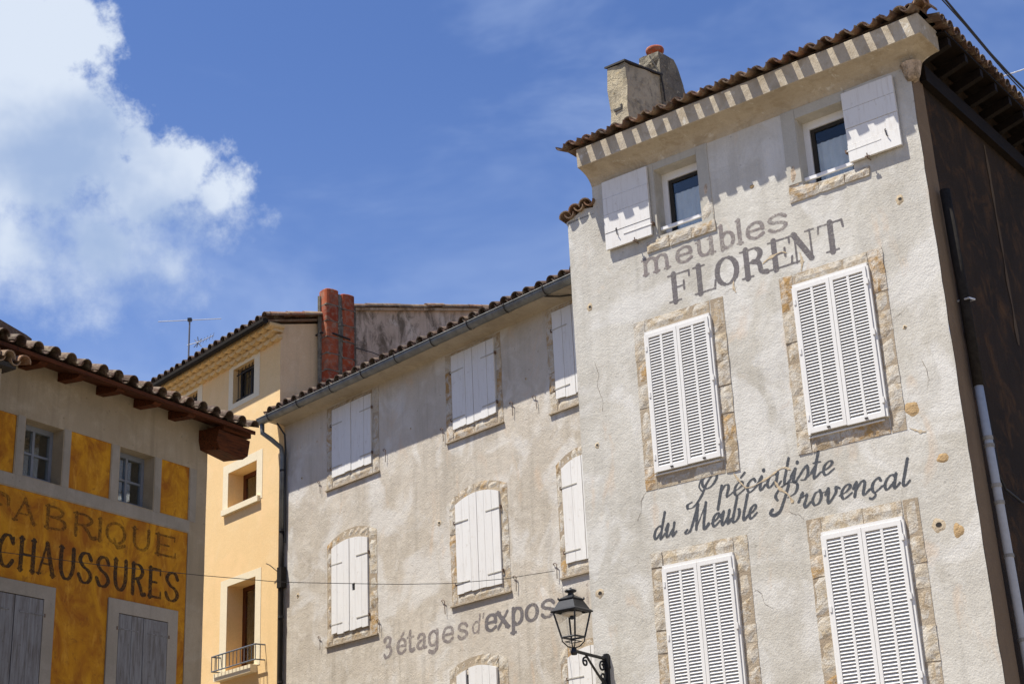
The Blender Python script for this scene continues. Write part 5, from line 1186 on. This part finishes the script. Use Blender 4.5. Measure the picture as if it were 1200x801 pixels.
# neighbour at the left edge
NB = thing('corner_house', 'sliver of a neighbouring house roof at the left edge in front of the orange house', 'house', loc, rz)
nx = -4.42
mb = MB(); mb.box(-10, nx, -.60, -.001, 0, 8.42); part('wall', mb, 'grey_render', NB)
mb = MB(); mb.box(-10, nx+.12, -.72, -.001, 8.36, 8.42); part('eave_board', mb, 'dull_iron', NB)
for i in range(8):
    link('roof_tile', T_COVER, NB, (nx+.20-.24*i, -.78, 8.46), (.2, 0, random.uniform(-.05, .05))); link('roof_tile', T_CHAN, NB, (nx+.08-.24*i, -.76, 8.47), (.2, 0, 0))
mb = MB(); mb.add([(-10, -.7, 8.45), (nx+.12, -.7, 8.45), (nx+.12, -.02, 8.58), (-10, -.02, 8.58), (-10, -.02, 8.43), (nx+.12, -.02, 8.43)], [(0, 1, 2, 3), (1, 5, 2), (3, 2, 5, 4)]); part('roof', mb, 'roof_clay', NB)

# ================================================================== ANTENNAS, CABLES
p0 = world(FY, -9.20, -3.0, 14.2)
A = thing('tv_antenna', 'thin television antenna standing on the roof of the yellow house', 'antenna', p0, 0, None)
mb = MB(); mb.tube([(0, 0, -1.2), (0, 0, 1.75)], .022, 8); part('mast', mb, 'antenna_metal', A)
mb = MB(); mb.tube([(-.78, 0, 1.69), (.78, 0, 1.69)], .009, 6); part('long_element', mb, 'antenna_metal', A)
mb = MB(); mb.box(-.05, .05, -.04, .04, 1.66, 1.74); part('antenna_clamp', mb, 'black_iron', A)
mb = MB(); mb.tube([(-.04, 0, 1.03), (.30, -.08, 1.08), (.62, -.14, 1.20)], .009, 6); bm2 = part('boom', mb, 'antenna_metal', A)
el_ = MB(); el_.tube([(0, -.10, -.04), (0, .10, .04)], .005, 5); el_.tube([(-.02, 0, -.08), (.02, 0, .08)], .005, 5); eme = el_.mesh('dipole', 'antenna_metal')
for x, z in ((.30, 1.08), (.38, 1.11), (.46, 1.14), (.54, 1.17), (.62, 1.20)): link('dipole', eme, bm2, (x, -.22*x, z))
mb = MB(); mb.tube([(.2, -.04, .95), (.24, -.05, 1.08), (.22, -.05, 1.22)], .012, 5); mb.tube([(.13, -.02, .96), (.33, -.08, 1.16)], .01, 5); mb.tube([(.14, -.02, 1.16), (.33, -.08, .95)], .01, 5); part('reflector', mb, 'antenna_metal', A)

A2 = thing('yagi_antenna', 'pale comb shaped television antenna at the upper right corner behind the black cable', 'antenna', (9.78, 24.0, 13.0))
mb = MB(); mb.tube([(0, 0, -.6), (0, 0, 2.9)], .022, 8); part('mast', mb, 'pale_metal', A2)
mb = MB(); mb.tube([(-.95, 0, 2.31), (.3, 0, 2.70)], .012, 6); bo = part('boom', mb, 'pale_metal', A2)
dp_ = MB(); dp_.tube([(-.02, -.12, -.06), (.02, .12, .06)], .006, 5); dme = dp_.mesh('dipole', 'pale_metal')
for i in range(12): link('dipole', dme, bo, (-.92+.105*i, 0, 2.32+.0328*i))
mb = MB(); P = [world(FM, 5.34+1.0, 3.2, 11.42), world(FM, 6.34, 2.0, 11.39), world(FM, 6.34, 1.2, 11.34), world(FM, 6.34, .68, 11.287), world(FM, 6.34, -.06, 11.206), world(FM, 6.34, -.6, 11.18), world(FM, 6.34, -1.15, 11.18), world(FM, 6.34, -3, 11.26), world(FM, 6.34, -8, 11.9)]
mb.tube(P, .014, 8); mb.tube([p+Vector((.0, .0, -.05-.02*math.sin(i*1.3))) for i, p in enumerate(P)], .009, 6)
c1 = link('overhead_cable', mb.mesh('overhead_cable', 'cable_black', True)); c1['label'] = 'thick black twisted overhead cable crossing the upper right corner'; c1['category'] = 'cable'
mb = MB(); P = [(.449, 21.151, 6.2), (-.25, 20.77, 6.04), (-.952, 20.386, 5.928), (-1.65, 20.0, 5.868), (-2.353, 19.62, 5.833), (-3.067, 19.23, 5.80), (-3.946, 18.75, 5.821), (-5.06, 18.142, 5.87), (-6.113, 17.566, 5.951), (-7.4, 16.86, 6.1), (-10, 15.44, 6.5)]
mb.tube(P, .0045, 5)
c2 = link('overhead_wire', mb.mesh('overhead_wire', 'dull_iron')); c2['label'] = 'thin sagging wire running across from the orange house to the beige house'; c2['category'] = 'wire'
